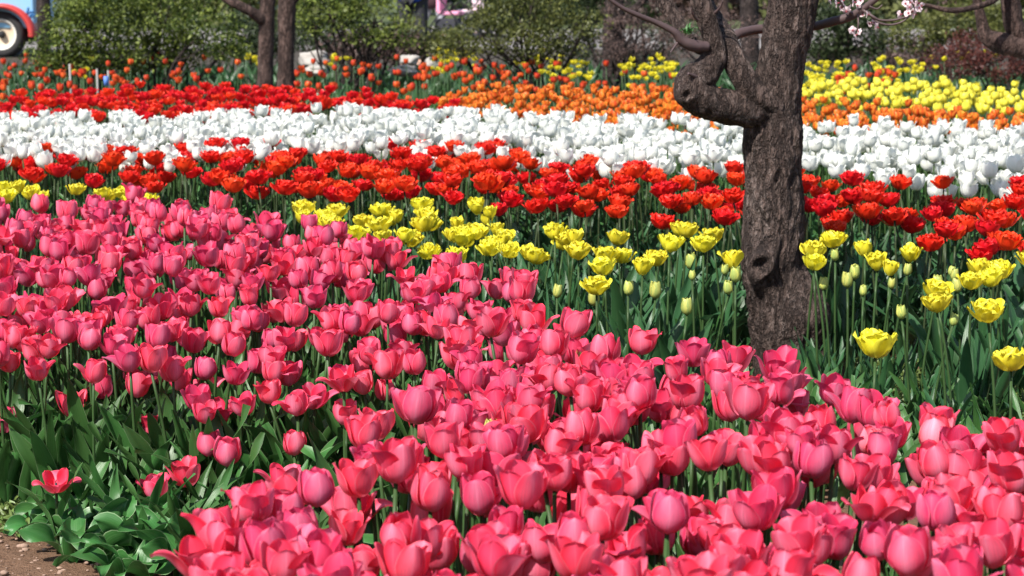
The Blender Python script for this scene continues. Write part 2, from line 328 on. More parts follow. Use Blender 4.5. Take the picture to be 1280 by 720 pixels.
# ------------------------------------------------------------------ the plum tree
def bark(name, c1, c2, c3, sx=30., sz=10., bump=1.):
    n = NT(name); tc = n.n('TexCoord'); o = tc.outputs['Object']; mp = n.n('Mapping', Vector=o); mp.inputs['Scale'].default_value = (sx, sx, sz)
    w = n.noise(mp.outputs[0], 1.1, 6, .68); big = n.noise(o, 9, 3, .5)
    dv = n.n('VectorMath', operation='MULTIPLY_ADD'); nz = n.noise(mp.outputs[0], .9, 5, .7, 1); n.l(nz, dv.inputs[0]); dv.inputs[1].default_value = (2.4, 2.4, 2.4); n.l(mp.outputs[0], dv.inputs[2])
    vo = n.n('TexVoronoi', Scale=1.5, Randomness=1.); vo.feature = 'DISTANCE_TO_EDGE'; n.l(dv.outputs[0], vo.inputs['Vector'])
    crack = n.math('POWER', n.math('MULTIPLY', vo.outputs['Distance'], 3.6, True), .8); fine = n.noise(mp.outputs[0], 7, 5, .75); rid = n.math('MULTIPLY', n.math('ABSOLUTE', n.math('SUBTRACT', w, .5)), 5., True)
    col = n.mix(n.math('ADD', n.math('MULTIPLY', w, .8), n.math('MULTIPLY', n.math('SUBTRACT', big, .4), .7), True), c1, c2); col = n.mix(n.math('MULTIPLY', n.math('MULTIPLY', n.math('SUBTRACT', fine, .42), 2.6, True), n.math('MULTIPLY', n.math('SUBTRACT', w, .34), 3.5, True)), col, c3)
    dark = n.math('MULTIPLY', n.math('SUBTRACT', 1., crack), n.math('MULTIPLY', n.math('SUBTRACT', big, .12), 2.6, True)); col = n.mix(dark, col, tuple(x*.25 for x in c1)); col = n.mix(n.math('MULTIPLY', n.math('SUBTRACT', .35, rid), 1.5, True), col, tuple(x*.5 for x in c1))
    n.l(col, n.b.inputs['Base Color']); n.b.inputs['Roughness'].default_value = .82; n.b.inputs['Specular IOR Level'].default_value = .25
    n.bump(n.math('ADD', n.math('ADD', n.math('MULTIPLY', crack, .5), n.math('MULTIPLY', rid, .7)), n.math('MULTIPLY', fine, .6)), bump, .040); return n.m
M['bark'] = bark('plum bark', (.085, .052, .043), (.25, .172, .145), (.54, .44, .40), 21, 6.5)
M['far_bark'] = bark('red brown bark', (.062, .036, .030), (.135, .085, .072), (.22, .155, .135), 14, 5, .6)
M['dark_bark'] = bark('dark bark', (.035, .024, .022), (.07, .050, .046), (.11, .09, .08), 14, 5, .5)
M['twig'] = plain('plum twig', (.085, .055, .055), .55, .3, 40)
def spline(pts, n):
    P = np.asarray(pts, float); k = len(P); t = np.linspace(0, k-1, n); i = np.clip(t.astype(int), 0, k-2); f = (t-i)[:, None]
    p0, p1, p2, p3 = P[np.maximum(i-1, 0)], P[i], P[i+1], P[np.minimum(i+2, k-1)]
    return .5*((2*p1) + (p2-p0)*f + (2*p0-5*p1+4*p2-p3)*f**2 + (3*p1-p0-3*p2+p3)*f**3)
def limb_px(pts, Y, n=60, seg=28, rough=1., bumps=(), m='bark', name='limb'):
    """a limb followed through (x, y, width in px, depth offset)"""
    dep = [Y + p[3] if len(p) > 3 else Y for p in pts]
    K = np.array([(*atd(p[0], p[1], d), p[2]/2*d/F_PX) for p, d in zip(pts, dep)]); Q = spline(K, n); g = G(); tube(g, Q[:, :3], Q[:, 3], seg)
    v, f, uv, mi, t = g.arr(); nb = n*seg
    for i in range(nb):
        c = Q[i//seg, :3]; d = v[i]-c; L = np.linalg.norm(d) + 1e-9; d = d/L; p = v[i]; ang = math.atan2(d[1], d[0])
        h = .10*noise.noise((p[0]*9, p[1]*9, p[2]*6)) + rough*(.22*(.35-abs(noise.noise((p[0]*34+.8*noise.noise(Vector(p)*14), p[1]*34, p[2]*8)))) + .045*noise.noise((p[0]*70, p[1]*70, p[2]*32)) + .02*noise.noise(Vector(p)*170))
        v[i] = p + d*h*Q[i//seg, 3]*1.1
        for (b, s_, amp, off, *r0) in bumps:
            e = v[i]-b; q = math.exp(-(e@e)/(s_*s_)) if not r0 else math.exp(-((math.sqrt(e@e)-r0[0])/s_)**2); v[i] = v[i] + (off if off is not None else d)*amp*q
    return g
TY = 5.79
tree = empty('plum_tree', atd(988, 476, TY)*np.array((1, 1, 0)))
tag(tree, 'gnarled brown plum tree with knotty trunk and bent limb rising from the tulips', 'tree')
def tpart(name, g, mats, parent=tree):
    o = obj(name, g.mesh(name, mats)); o.parent = parent
    Mw = Matrix.Identity(4); q = parent
    while q: Mw = Matrix.LocRotScale(q.location, q.rotation_euler, q.scale) @ Mw; q = q.parent
    if parent.parent is None: o.matrix_parent_inverse = Mw.inverted()
    return o
front = np.array((0, -1., 0))
kn = atd(952, 330, TY-.085); kn2 = atd(953, 352, TY-.085); hole = atd(957, 331, TY-.12); bul = atd(1013, 392, TY-.06); br = atd(945, 345, TY-.08)
bumps = [(kn, .050, .020, front), (kn, .012, .022, front, .027), (atd(958, 318, TY-.09), .022, .014, front), (atd(949, 352, TY-.085), .024, .026, front), (br, .035, .022, np.array((-1., -.3, 0))), (hole, .010, .034, -front), (atd(953, 339, TY-.12), .010, .030, -front), (atd(944, 316, TY-.09), .018, .014, front), (bul, .055, .034, np.array((.75, -.66, 0))), (atd(1000, 395, TY-.09), .022, .014, front), (atd(985, 362, TY-.09), .05, -.010, front), (atd(975, 205, TY-.08), .03, .007, front), (atd(958, 260, TY-.08), .03, .007, front)]
trunk_px = [(993, 520, 112), (990, 490, 98), (988, 455, 92), (986, 420, 93), (984, 388, 93), (974, 362, 84), (966, 335, 76), (965, 300, 73), (967, 250, 71), (967, 205, 69), (966, 170, 70), (968, 130, 60), (974, 95, 56), (980, 60, 56), (987, 25, 58), (993, -10, 59), (1000, -70, 58), (1012, -160, 50), (1018, -260, 42, .1), (1040, -380, 30, .2), (1046, -520, 16, .25)]
trunk = tpart('trunk', limb_px(trunk_px, TY, 440, 130, 1., bumps), M['bark'])
elbow = atd(862, 112, TY-.10)
arm_px = [(985, 128, 30, .0), (957, 136, 46, -.02), (925, 136, 44, -.05), (897, 131, 42, -.07), (872, 119, 44, -.09), (866, 104, 44, -.09), (881, 90, 38, -.08), (893, 70, 31, -.07), (891, 48, 27, -.07), (884, 25, 25, -.07), (875, 0, 24, -.07), (862, -40, 23, -.05), (838, -120, 22, .0), (820, -220, 16, .1), (815, -330, 8, .1)]
tpart('branch', limb_px(arm_px, TY, 150, 44, 1.1, [(elbow, .035, .018, np.array((-.8, -.5, 0))), (atd(858, 119, TY-.14), .010, .016, -front), (atd(858, 119, TY-.14), .008, .010, front, .017), (atd(868, 90, TY-.12), .016, .010, np.array((-.8, -.6, 0))), (atd(893, 45, TY-.12), .02, .008, front)]), M['bark'])
tpart('branch', limb_px([(975, 135, 26, -.04), (950, 124, 34, -.05), (934, 104, 32, -.06), (921, 82, 30, -.06), (911, 58, 28, -.03), (901, 38, 25, .04), (880, 5, 22, .14), (850, -60, 20, .2), (800, -160, 12, .3)], TY, 80, 32), M['bark'])
tpart('branch', limb_px([(894, 64, 18, -.06), (874, 59, 18, -.05), (859, 46, 16, -.02), (848, 30, 16, .01), (841, 18, 17, .03), (829, 0, 19, .05), (804, -50, 18, .1), (770, -140, 12, .2)], TY, 70, 28, .7), M['bark'])
tpart('branch', limb_px([(884, 58, 14, -.09), (866, 57, 15, -.11), (852, 50, 13, -.12), (843, 40, 9, -.13), (822, 29, 7, -.14), (800, 20, 6, -.16), (775, 8, 5, -.18), (745, -14, 4, -.2)], TY, 60, 14, .5), M['twig'])
b1 = tpart('branch', limb_px([(914, 48, 13, .06), (924, 42, 12, .08), (945, 37, 11, .12), (975, 35, 11, .14), (1015, 33, 11, .12), (1040, 27, 11, .08), (1064, 20, 10, .05), (1082, 9, 9, .02), (1100, -6, 8, 0), (1140, -40, 6, 0), (1200, -80, 3, 0)], TY, 70, 16, .5), M['twig'])
for tw in ([(1078, 12, 4, .02), (1090, 20, 3.5, 0), (1100, 25, 3, 0), (1118, 25, 2.6, 0), (1136, 20, 2, 0)], [(1085, 14, 3.4, .02), (1096, 27, 3, 0), (1112, 31, 2.6, 0), (1128, 27, 2, 0), (1142, 16, 1.4, 0)],
           [(1066, 19, 4, .04), (1055, 10, 3, .02), (1046, -8, 2.2, 0)], [(1087, 8, 3, 0), (1096, 11, 2, 0), (1103, 6, 1.6, 0)], [(1072, 18, 2.6, .02), (1073, 28, 2, 0), (1072, 38, 1.5, 0)]):
    tpart('twig', limb_px(tw, TY, 20, 8, .3), M['twig'], b1)
for tw in ([(872, 26, 4, -.10), (866, 18, 2.6, -.12), (864, 10, 1.6, -.13)], [(894, 16, 4, -.09), (901, 8, 2.4, -.11), (903, 1, 1.4, -.12)], [(848, 52, 4, -.12), (842, 60, 2.4, -.14), (838, 66, 1.4, -.15)], [(870, 96, 5, -.13), (860, 92, 3.4, -.15)], [(905, 64, 4, -.03), (914, 58, 2.2, -.05)]):
    tpart('twig', limb_px(tw, TY, 12, 8, .4), M['twig'])
g = G()
for _ in range(26): g.join(leaf(rr(.015, .03), .003, rr(20, 80), rr(-20, 60), rr(0, 6), 5, 3, rr(.3, .9), 0, .001, .5, 0, None, rr(0, 6.28)), mat4(atd(860+rr(-4, 4), 41+rr(-2, 3), TY-.10+rr(-.02, .02))))
tpart('sprout', g, M['leaf'])
M['blossom'] = petal_mat('blossom petal', (.84, .66, .68), (.86, .74, .76), (.55, .12, .16), .35, .08, base_to=.3); M['calyx'] = plain('calyx', (.22, .03, .045), .5)
def blossom_g():
    g = G()
    for k in range(5): petal(g, .0135, .0068, (10, 22, 30, 32, 26, 14), k*1.2566 + rr(-.1, .1), .0015, 0, 5, 5, 0, rr(.3, .7), 1.6, 4, .0008, .0002)
    tube(g, [(0, 0, -.007), (0, 0, -.002), (0, 0, .001)], [.0012, .0028, .0018], 6, 1)
    for k in range(7):
        a = k*.9; tube(g, [(0, 0, 0), (math.cos(a)*.003, math.sin(a)*.003, .006)], [.0004, .0006], 4, 1)
    return g
bl = [blossom_g().mesh('blossom', [M['blossom'], M['calyx']]) for _ in range(4)]
for i, (x, y) in enumerate([(1047, 4), (1052, 9), (1058, 14), (1062, 11), (1054, 1), (1068, 3), (1072, 7), (1066, 38), (1073, 39), (1070, 44), (1079, 19), (1085, 18), (1092, 29), (1097, 34), (1088, 29), (1132, 5), (1137, 9), (1141, 14), (1144, 18), (1136, 17), (1149, 10), (1152, 7), (1147, 4), (1126, 18), (1139, 3), (1133, 13), (1038, 0), (1076, 0)]):
    o = obj('blossom', bl[i % 4]); o.parent = b1; p = atd(x, y, TY + rr(-.03, .03)); o.location = p; o.rotation_euler = (rr(.6, 2.2), rr(-.8, .8), rr(0, 6)); s = rr(.65, .95); o.scale = (s, s, s)

# ------------------------------------------------------------------ pink tulips, nearest beds
PK_LOOK = {'egg': 'closed egg-shaped', 'cup': 'upright cupped', 'open': 'opening', 'flare': 'flaring', 'goblet': 'loose-lipped', 'pale': 'pale washed', 'wide': 'wide open'}
fl = []
for i, (k, tone) in enumerate([('egg', .35), ('egg', .65), ('cup', .2), ('cup', .45), ('cup', .7), ('open', .3), ('open', .55), ('open', .75), ('flare', .5), ('flare', .7), ('goblet', .4), ('goblet', .15), ('egg', .1), ('cup', .6), ('open', .5)]): fl.append((k, single_tulip(k, i, tone, 11, 9)))
fl.append(('pale', single_tulip('egg', 20, 1.))); fl.append(('wide', single_tulip('wide', 21, .5)))
stems = [(b, stem_g(b)) for b in (0., .008, .016, .028)]
def pink_leaf(L, w, a0, a1, tone): return leaf(L, w, a0, a1, rr(0, 6), 12, 5, tone, rr(-.8, .8), rr(.004, .011), rr(.3, .7))
lv = [pink_leaf(rr(.20, .27), rr(.020, .033), rr(70, 84), rr(20, 72), rr(.1, .9)) for _ in range(10)]
PINK = Kind('pink_tulip', fl, [M['pink_out'], M['pink_in'], M['anther']], stems, lv, M['leaf'], M['stem'], 3)
ZP = .445
zA = lambda d: float(np.interp(d, (3.8, 4.15, 4.46, 4.97, 5.4), (.27, .315, .37, .425, ZP)))
polyA = [(-50, 262, ZP), (0, 260, ZP), (60, 258, ZP), (100, 256, ZP), (200, 252, ZP), (235, 262, ZP), (300, 270, ZP), (420, 282, ZP), (470, 300, ZP), (520, 318, .44), (600, 330, .43), (655, 333, .43), (640, 400, .37), (640, 470, .315), (420, 474, .315), (250, 472, .315), (60, 460, .315), (-50, 440, .33)]
polyB = [(645, 388), (700, 410), (745, 428), (800, 440), (865, 450), (960, 454), (1000, 474), (1050, 500), (1110, 530), (1175, 526), (1285, 524), (1330, 526), (1330, 770), (190, 770), (225, 690), (330, 635), (450, 575), (500, 520), (570, 470), (610, 430)]
gapd = lambda x, y: sum(math.exp(-((x-a)/w)**2-((y-b)/h)**2) for a, b, w, h in ((625, 420, 30, 26), (720, 462, 34, 16), (1140, 500, 50, 14), (600, 655, 60, 28), (800, 610, 60, 12)))
keepA = lambda x, y: max(.04, 1-gapd(x, y)*1.1)
ptA = scatter(polyA, ZP, .058, 1400, tries=60000); ptB = scatter(polyB, ZP, .050, 1400, keepA, pts=list(ptA))
pts = np.vstack((ptA, ptB)); bedB = np.array([False]*len(ptA) + [True]*len(ptB))
singles = [(70, 597, 4.0, 'flare'), (195, 605, 4.05, 'cup'), (235, 590, 4.08, 'open'), (195, 531, 4.3, 'cup'), (5, 524, 4.35, 'cup'), (90, 504, 4.35, 'open'), (168, 477, 4.5, 'cup'), (258, 480, 4.5, 'flare'), (268, 516, 4.25, 'cup'), (262, 552, 4.12, 'egg'), (284, 564, 4.05, 'egg'), (368, 551, 4.1, 'egg'), (354, 597, 3.9, 'open'), (372, 501, 4.1, 'flare'), (346, 462, 4.4, 'egg'), (432, 512, 4.0, 'cup'), (125, 482, 4.4, 'egg'), (197, 462, 4.5, 'egg'), (430, 470, 4.0, 'flare')]
near = {k: [i for i, (n_, _) in enumerate(fl) if n_ == k] for k in PK_LOOK}
order = np.argsort(np.hypot(pts[:, 0], pts[:, 1])); NI = 300 - len(singles); rest = G()
pink_w = np.array([{'egg': 1.2, 'cup': 1.5, 'open': 1.2, 'flare': .45, 'goblet': .45, 'pale': .5, 'wide': .12}[k] for k, _ in fl]); pink_w /= pink_w.sum()
print('pink', len(ptA), len(ptB))
for r_, i in enumerate(order):
    x, y = pts[i]; h = (ZP if bedB[i] else zA(y)) - .03 + rr(-.06, .035); vi = int(rng.choice(len(fl), p=pink_w))
    o = PINK.plant((x, y, 0), rr(0, 6.28), (rr(-.12, .12), rr(-.12, .12)), h, vi, rr(.78, .97), None if r_ < NI else rest)
    if o:
        if not bedB[i]:
            for ch in o.children:
                if ch.name.startswith('leaf'): ch.scale = tuple(q*max(.75, zA(y)/ZP) for q in ch.scale)
        k = o['_v']; bed = 'the front strip before the plum tree' if bedB[i] else 'the wide mass behind the leafy gap'
        tag(o, f'{PK_LOOK[k]} coral pink tulip in {bed}', 'pink tulip', f'{PK_LOOK[k]} pink tulips in {bed}')
if rest.n: tag(obj('pink_tulips', rest.mesh('pink_tulips', PINK.fm + [PINK.sm, PINK.lm])), 'far edge of the pink tulip mass below the yellow row', None, None, 'stuff')
SL = ['flaring pink tulip alone above the bare soil and broad leaves', 'short pink tulip just left of another, over the broad leaves', 'short pink tulip leaning over the broad leaves beside its twin', 'pink tulip standing apart above grassy thin leaves', 'pink tulip half cut by the edge of the photo above dark leaves', 'small pink tulip below the thick mass near the bed corner', 'rounded small pink tulip hanging under the mass edge', 'pink tulip with one outer petal spread, under the mass edge', 'topmost bloom of the leaning trio of pink tulips', 'middle bloom of the leaning trio of pink tulips', 'lowest mauve-pink bloom of the leaning trio of pink tulips', 'small closed pink tulip alone in the dark leafy gap', 'opening pink tulip just above the front strip in the leafy gap', 'wide pink tulip with a spread petal at the head of the leafy gap', 'small closed pink tulip tucked under the mass at the leafy gap', 'pink bloom seen from below in the leafy gap', 'large egg-shaped pink tulip at the lower fringe of the mass', 'plump closed pink tulip at the lower fringe of the mass', 'pink tulip with curled-back petals between mass and front strip']
for (x, y, d, k), lab in zip(singles, SL):
    p = atd(x, y, d); hh = p[2]-.03; cands = near[k]; tl = rr(-.05, .05)
    o = PINK.plant((p[0]+tl*hh, d, 0), 0, (0, -tl*0), hh, cands[int(rng.integers(len(cands)))], .92, leafn=2)
    for ch in o.children:
        if ch.name.startswith('stem'): ch.rotation_euler = (0, 0, 0); ch.data = PINK.stm[0]
        if ch.name.startswith('flower'): ch.location.x = 0
        if ch.name.startswith('leaf'): f_ = min(1, hh/.28+.25); ch.scale = (f_,)*3
    o.location.x = p[0]; tag(o, lab, 'pink tulip')

# ------------------------------------------------------------------ broad leafy plants without bloom at the bed corner
BL = [leaf(rr(.13, .20), rr(.032, .046), rr(32, 78), rr(-60, 20), rr(0, 6), 16, 9, rr(.4, 1.1), rr(-1., 1.), rr(.010, .020), rr(.2, .5)) for _ in range(12)]
BLm = [g.mesh('leaf', M['leaf']) for g in BL]
UL = [leaf(rr(.22, .32), rr(.009, .014), rr(82, 89), rr(62, 84), rr(0, 6), 10, 5, rr(.6, 1.), rr(-.5, .5), .002, .7) for _ in range(6)]
ULm = [g.mesh('blade', M['stem']) for g in UL]
for x, y in [(90, 705), (120, 705), (150, 712), (190, 700), (105, 675), (135, 675), (170, 668), (215, 672), (205, 640), (160, 640), (240, 650), (30, 618), (-5, 610), (0, 580), (50, 590), (280, 650), (270, 620), (110, 640), (300, 600), (330, 570), (300, 690), (235, 700), (360, 590), (130, 690), (165, 690), (80, 680), (225, 715), (260, 700), (115, 655), (180, 705), (205, 660), (150, 655), (60, 672), (100, 690), (140, 730), (240, 680), (240, 725), (180, 728), (400, 560), (30, 560), (130, 600)]:
    p = atz(x, y, .0); o = empty('leafy_tulip_plant', (p[0], p[1], 0), rr(0, 6.28)); q = rr(.8, 1.05)
    for k in range(4): obj('leaf', BLm[int(rng.integers(12))], o, (0, 0, 0), (0, 0, k*1.57 + rr(-.5, .5)), (q*rr(.8, 1.1),)*3)
    tag(o, 'broad-leaved tulip plant without bloom at the bed corner by the soil', 'plant', 'leafy plants at the bed corner')
for x, y in [(95, 625), (110, 610), (135, 620), (150, 600), (85, 600), (120, 590), (160, 575), (60, 565), (75, 580), (100, 575), (210, 590)]:
    p = atz(x, y, .0); o = empty('grassy_tulip_plant', (p[0], p[1], 0), rr(0, 6.28))
    for k in range(5): obj('leaf', ULm[int(rng.integers(6))], o, (rr(-.01, .01), rr(-.01, .01), 0), (0, 0, k*1.25 + rr(-.5, .5)), (1, 1, rr(.7, 1.)))
    tag(o, 'bright green clump of narrow upright blades behind the lone pink tulip', 'plant', 'narrow bladed clumps behind the lone tulip')
def cover(name, poly, z, n, L, Wd, up, tip, m, label, tone=(0, 1.), hz=0.):
    P = [tuple(atz(q[0], q[1], q[2] if len(q) > 2 else z)[:2]) for q in poly]; lo, hi = np.min(P, 0), np.max(P, 0); g = G(); k = 0
    while k < n:
        c = rng.uniform(lo, hi)
        if not inpoly(c, P): continue
        if abs(c[0]-.745) < .20 and TY-.55 < c[1] < TY+.25: continue
        gl = leaf(L*rr(.7, 1.2), Wd*rr(.7, 1.2), rr(*up), rr(*tip), rr(0, 6), 7, 4, rr(*tone), rr(-.8, .8), .005, rr(.3, .7), 0, None, rr(0, 6.28)); Mx = np.eye(4); Mx[:3, 3] = (c[0], c[1], hz); g.join(gl, Mx); k += 1
    tag(obj(name, g.mesh(name, m)), label, None, None, 'stuff')
cover('tulip_leaves', polyB, ZP, 1100, .25, .020, (68, 89), (45, 86), M['leaf'], 'dark upright leaves between the stems of the front pink strip', (0, .5))
cover('tulip_leaves', [(-40, 640), (120, 655), (260, 665), (420, 665), (640, 650), (640, 560), (-40, 560)], 0, 1100, .25, .022, (66, 88), (30, 84), M['leaf'], 'dark upright leaves between the stems of the wide pink mass', (0, .6))
cover('tulip_leaves', [(-40, 640), (60, 650), (110, 680), (250, 740), (420, 720), (560, 640), (640, 540), (640, 480), (560, 470), (400, 500), (240, 545), (-40, 545)], 0, 1100, .17, .018, (50, 85), (10, 75), M['leaf'], 'dark leaves filling the shade under the pink tulips')

# ------------------------------------------------------------------ yellow double tulips, in bloom and in bud
yf = [('bloom', double_tulip(i, rr(.2, .9), 16, .049, .0185, rr(.75, 1.), 7, 7)) for i in range(6)] + [('half', double_tulip(9+i, rr(.2, .6), 12, .046, .0165, rr(.42, .62), 7, 7)) for i in range(3)]
yb = [('bud', bud_tulip(t, .040, .0125)) for t in (.3, .8)]
ylv = [leaf_set(5, .29, .023, 8, 5, (70, 88), (44, 82)) for _ in range(8)]
ST2 = [(b, stem_g(b, .0034, 7, 5)) for b in (.004, .016, .03, .045)]
YEL = Kind('yellow_peony_tulip', yf, [M['yellow']], ST2, ylv, M['blue_leaf'], M['stem'])
BUD = Kind('budding_tulip', yb, [M['bud']], ST2, ylv, M['blue_leaf'], M['stem'])
ZY = .40
ysing = [(852, 290), (880, 307), (905, 296), (919, 328), (1010, 312), (1036, 316), (1118, 317), (1083, 312), (1025, 329), (1092, 331), (1110, 336), (1228, 336), (1251, 337), (1214, 352), (1241, 351), (1196, 366), (1189, 381), (1252, 394), (1092, 436), (1267, 452), (724, 316), (751, 320), (781, 300), (778, 321), (763, 336), (800, 336), (748, 358), (835, 310), (828, 327), (842, 290), (619, 312), (715, 300), (1282, 322), (1262, 340), (1030, 300)]
half = {4, 5, 6, 7, 9, 10, 25, 3}
ylab = {18: 'large yellow double tulip alone before the plum trunk base', 17: 'large yellow double tulip on a tall stem standing clear of the leaves', 19: 'yellow double tulip low against the edge of the photo beside weeds', 26: 'yellow double tulip with a green bud behind it, lowest of its patch', 30: 'yellow double tulip touching the tops of the pink mass', 20: 'big leaning yellow double tulip leading the loose patch'}
for i, (x, y) in enumerate(ysing):
    p = atz(x, y, ZY-.02 + (.02 if i in (18, 17) else 0)); o = YEL.plant((p[0], p[1], 0), rr(0, 6), (0, 0), p[2]-.018, int(rng.integers(6, 9)) if i in half else int(rng.integers(6)), 1.12 if i in (17, 18) else 1.)
    if i in (17, 18, 19) or (abs(p[0]-.745) < .32 and p[1] < TY):
        for ch in o.children:
            if ch.name.startswith('leaves'): ch.scale = (.55,)*3
    if i in ylab: tag(o, ylab[i], 'yellow tulip')
    elif x < 930: tag(o, 'yellow double tulip in the loose patch between yellow row and plum trunk', 'yellow tulip', 'yellow tulips between row and trunk')
    else: tag(o, 'yellow double tulip in the budding patch beyond the plum trunk', 'yellow tulip', 'yellow tulips beyond the trunk')
for poly, dm, mx, lab, grp in (([(355, 262), (430, 256), (500, 258), (560, 258), (640, 272), (715, 288), (722, 300), (660, 304), (560, 300), (480, 294), (400, 276)], .086, 75, 'yellow double tulip in the dense yellow row behind the pink mass', 'yellow tulips of the dense row'),
                               ([(-20, 236), (20, 228), (78, 230), (78, 246), (20, 250), (-20, 252)], .12, 10, 'yellow double tulip in the small knot above the pink mass by the photo edge', 'yellow tulips of the edge knot'),
                               ([(92, 238), (130, 226), (182, 232), (182, 246), (130, 250), (92, 250)], .12, 10, 'yellow double tulip in the second small knot above the pink mass', 'yellow tulips of the second knot')):
    for x, y in scatter(poly, ZY, dm, mx):
        tag(YEL.plant((x, y, 0), rr(0, 6), (rr(-.07, .07), rr(-.07, .07)), ZY-.02+rr(-.05, .02), None, rr(.9, 1.05)), lab, 'yellow tulip', grp)
budpos = [(871, 350), (883, 316), (1053, 303), (1136, 342), (1166, 331), (1183, 349), (1167, 374), (694, 349), (783, 373), (768, 360), (1060, 345), (1040, 338), (1048, 328), (852, 372), (1152, 352), (899, 338), (1068, 325), (1100, 352), (1145, 372), (1190, 340), (890, 338), (922, 355), (1205, 345), (812, 352), (1078, 347)]
for x, y in budpos:
    p = atz(x, y, .36); o = BUD.plant((p[0], p[1], 0), rr(0, 6), (rr(-.05, .05), rr(-.05, .05)), .34+rr(-.04, .03), None, rr(.75, 1.25))
    if abs(p[0]-.745) < .32 and p[1] < TY: [setattr(c, 'scale', (.55,)*3) for c in o.children if c.name.startswith('leaves')]
    tag(o, 'tulip in green-yellow bud among the leaves around the plum trunk', 'tulip bud', 'tulips still in bud')
for (x, y), lab in (((590, 538), 'pale closed tulip bud between the pink blooms of the front strip'), ((735, 452), 'brownish unopened tulip bud in the gap of the pink bed')):
    p = atz(x, y, .43); tag(BUD.plant((p[0], p[1], 0), rr(0, 6), (0, 0), .41, None, 1.), lab, 'tulip bud')
cover('tulip_leaves', [(650, 410), (640, 350), (720, 325), (860, 315), (1060, 315), (1320, 345), (1320, 458), (1180, 462), (1050, 450), (940, 470), (850, 475), (700, 450)], 0, 2600, .25, .026, (60, 88), (10, 80), M['blue_leaf'], 'dark bluish tulip leaves around the plum trunk')
cover('tulip_leaves', [(170, 250), (330, 250), (700, 270), (900, 270), (1280, 310), (1320, 330), (1320, 240), (700, 215), (-40, 205), (-40, 235)], .2, 1500, .25, .020, (66, 88), (20, 80), M['blue_leaf'], 'dark tulip leaves under the near scarlet band')

# ------------------------------------------------------------------ scarlet double tulips (near band), white, far scarlet, orange, far yellow
def bed(K, poly, z, dm, mx, label, cat, group, stuffname, stufflabel, hj=.05, tries=30000, keep=lambda x, y: 1., size=(.92, 1.08)):
    P = scatter(poly, z, dm, mx, keep, tries); a, b = top300(P); print(K.name, len(a), len(b)); g = G()
    for x, y in a: tag(K.plant((x, y, 0), rr(0, 6.28), (rr(-.07, .07), rr(-.07, .07)), z-.025+rr(-hj, hj*.8), None, rr(*size)), label, cat, group)
    for x, y in b: K.plant((x, y, 0), rr(0, 6.28), (rr(-.07, .07), rr(-.07, .07)), z-.025+rr(-hj, hj*.8), None, rr(*size), g)
    if g.n: tag(obj(stuffname, g.mesh(stuffname, K.fm + [K.sm, K.lm])), stufflabel, None, None, 'stuff')
MLV = [leaf_set(3, .25, .020, 7, 4) for _ in range(6)]
RED = Kind('scarlet_peony_tulip', [('r', double_tulip(i, rr(.2, .9), 22, .052, .020, rr(.85, 1.05))) for i in range(7)], [M['red']], ST2, MLV, M['blue_leaf'], M['dark_stem'])
keepR = lambda x, y: .42 if x < 330 else 1.
bed(RED, [(-30, 196), (50, 190), (200, 188), (300, 186), (400, 190), (500, 186), (600, 190), (700, 198), (800, 208), (930, 222), (1050, 228), (1150, 240), (1320, 238), (1320, 312), (1200, 295), (1140, 280), (1050, 270), (900, 262), (800, 256), (640, 248), (500, 240), (330, 234), (200, 218), (80, 212), (-30, 205)], .42, .098, 300,
    'scarlet peony-flowered tulip in the near red band below the white band', 'red tulip', 'scarlet tulips of the near band', 'scarlet_tulips', 'scarlet tulips at the back of the near band', .05, 30000, keepR)
WHT = Kind('white_tulip', [('w', single_tulip(k, i, rr(.2, .9), 9, 7, .062, .0235, (2.1, 3.0))) for i, k in enumerate(('open', 'cup', 'open', 'goblet', 'open', 'cup', 'cup'))], [M['white'], M['white'], M['anther']], ST2, MLV, M['leaf'], M['stem'])
white_poly = [(-30, 152), (100, 146), (180, 150), (330, 146), (440, 140), (560, 144), (700, 152), (850, 160), (1000, 168), (1100, 160), (1200, 162), (1320, 166), (1320, 230), (1220, 228), (1140, 219), (1050, 210), (930, 208), (850, 210), (740, 204), (640, 194), (480, 186), (330, 192), (200, 196), (-30, 198)]
bed(WHT, white_poly, .44, .068, 2400, 'white goblet tulip in the broad white band between red bands', 'white tulip', 'white tulips of the broad band', 'white_tulips', 'back of the broad band of white tulips', .05, 40000)
FLV = [leaf_set(2, .22, .020, 5, 3) for _ in range(4)]
FRED = Kind('scarlet_tulip', [('r', double_tulip(20+i, rr(.2, .9), 14, .050, .019, rr(.8, 1.), 5, 5)) for i in range(5)], [M['red']], ST2, FLV, M['blue_leaf'], M['dark_stem'])
bed(FRED, [(-30, 130), (0, 126), (60, 120), (180, 110), (260, 109), (360, 112), (480, 122), (565, 132), (565, 140), (430, 136), (330, 142), (250, 152), (180, 150), (-30, 148)], .42, .095, 900, 'scarlet tulip in the far red band behind the white band', 'red tulip', 'scarlet tulips of the far band', 'scarlet_tulips', 'back of the far scarlet band by the shrubs')
ORG = Kind('orange_tulip', [('o', single_tulip(k, 30+i, t, 5, 5, .046, .019)) for i, (k, t) in enumerate((('cup', .2), ('cup', .8), ('egg', .5), ('open', .9), ('goblet', .1)))], [M['orange'], M['orange'], M['anther']], ST2, FLV, M['leaf'], M['stem'])
bed(ORG, [(555, 122), (610, 110), (700, 111), (850, 114), (1000, 127), (1130, 137), (1320, 148), (1320, 166), (1150, 162), (1000, 162), (850, 158), (730, 152), (560, 138)],   .42, .070, 1700, 'orange tulip in the far orange band behind the white band', 'orange tulip', 'orange tulips of the far band', 'orange_tulips', 'back of the far orange band')
FYEL = Kind('lemon_tulip', [('y', single_tulip('egg', 40+i, rr(.1, .9), 5, 5, .056, .0225)) for i in range(4)], [M['lemon'], M['lemon'], M['anther']], ST2, FLV, M['leaf'], M['stem'])
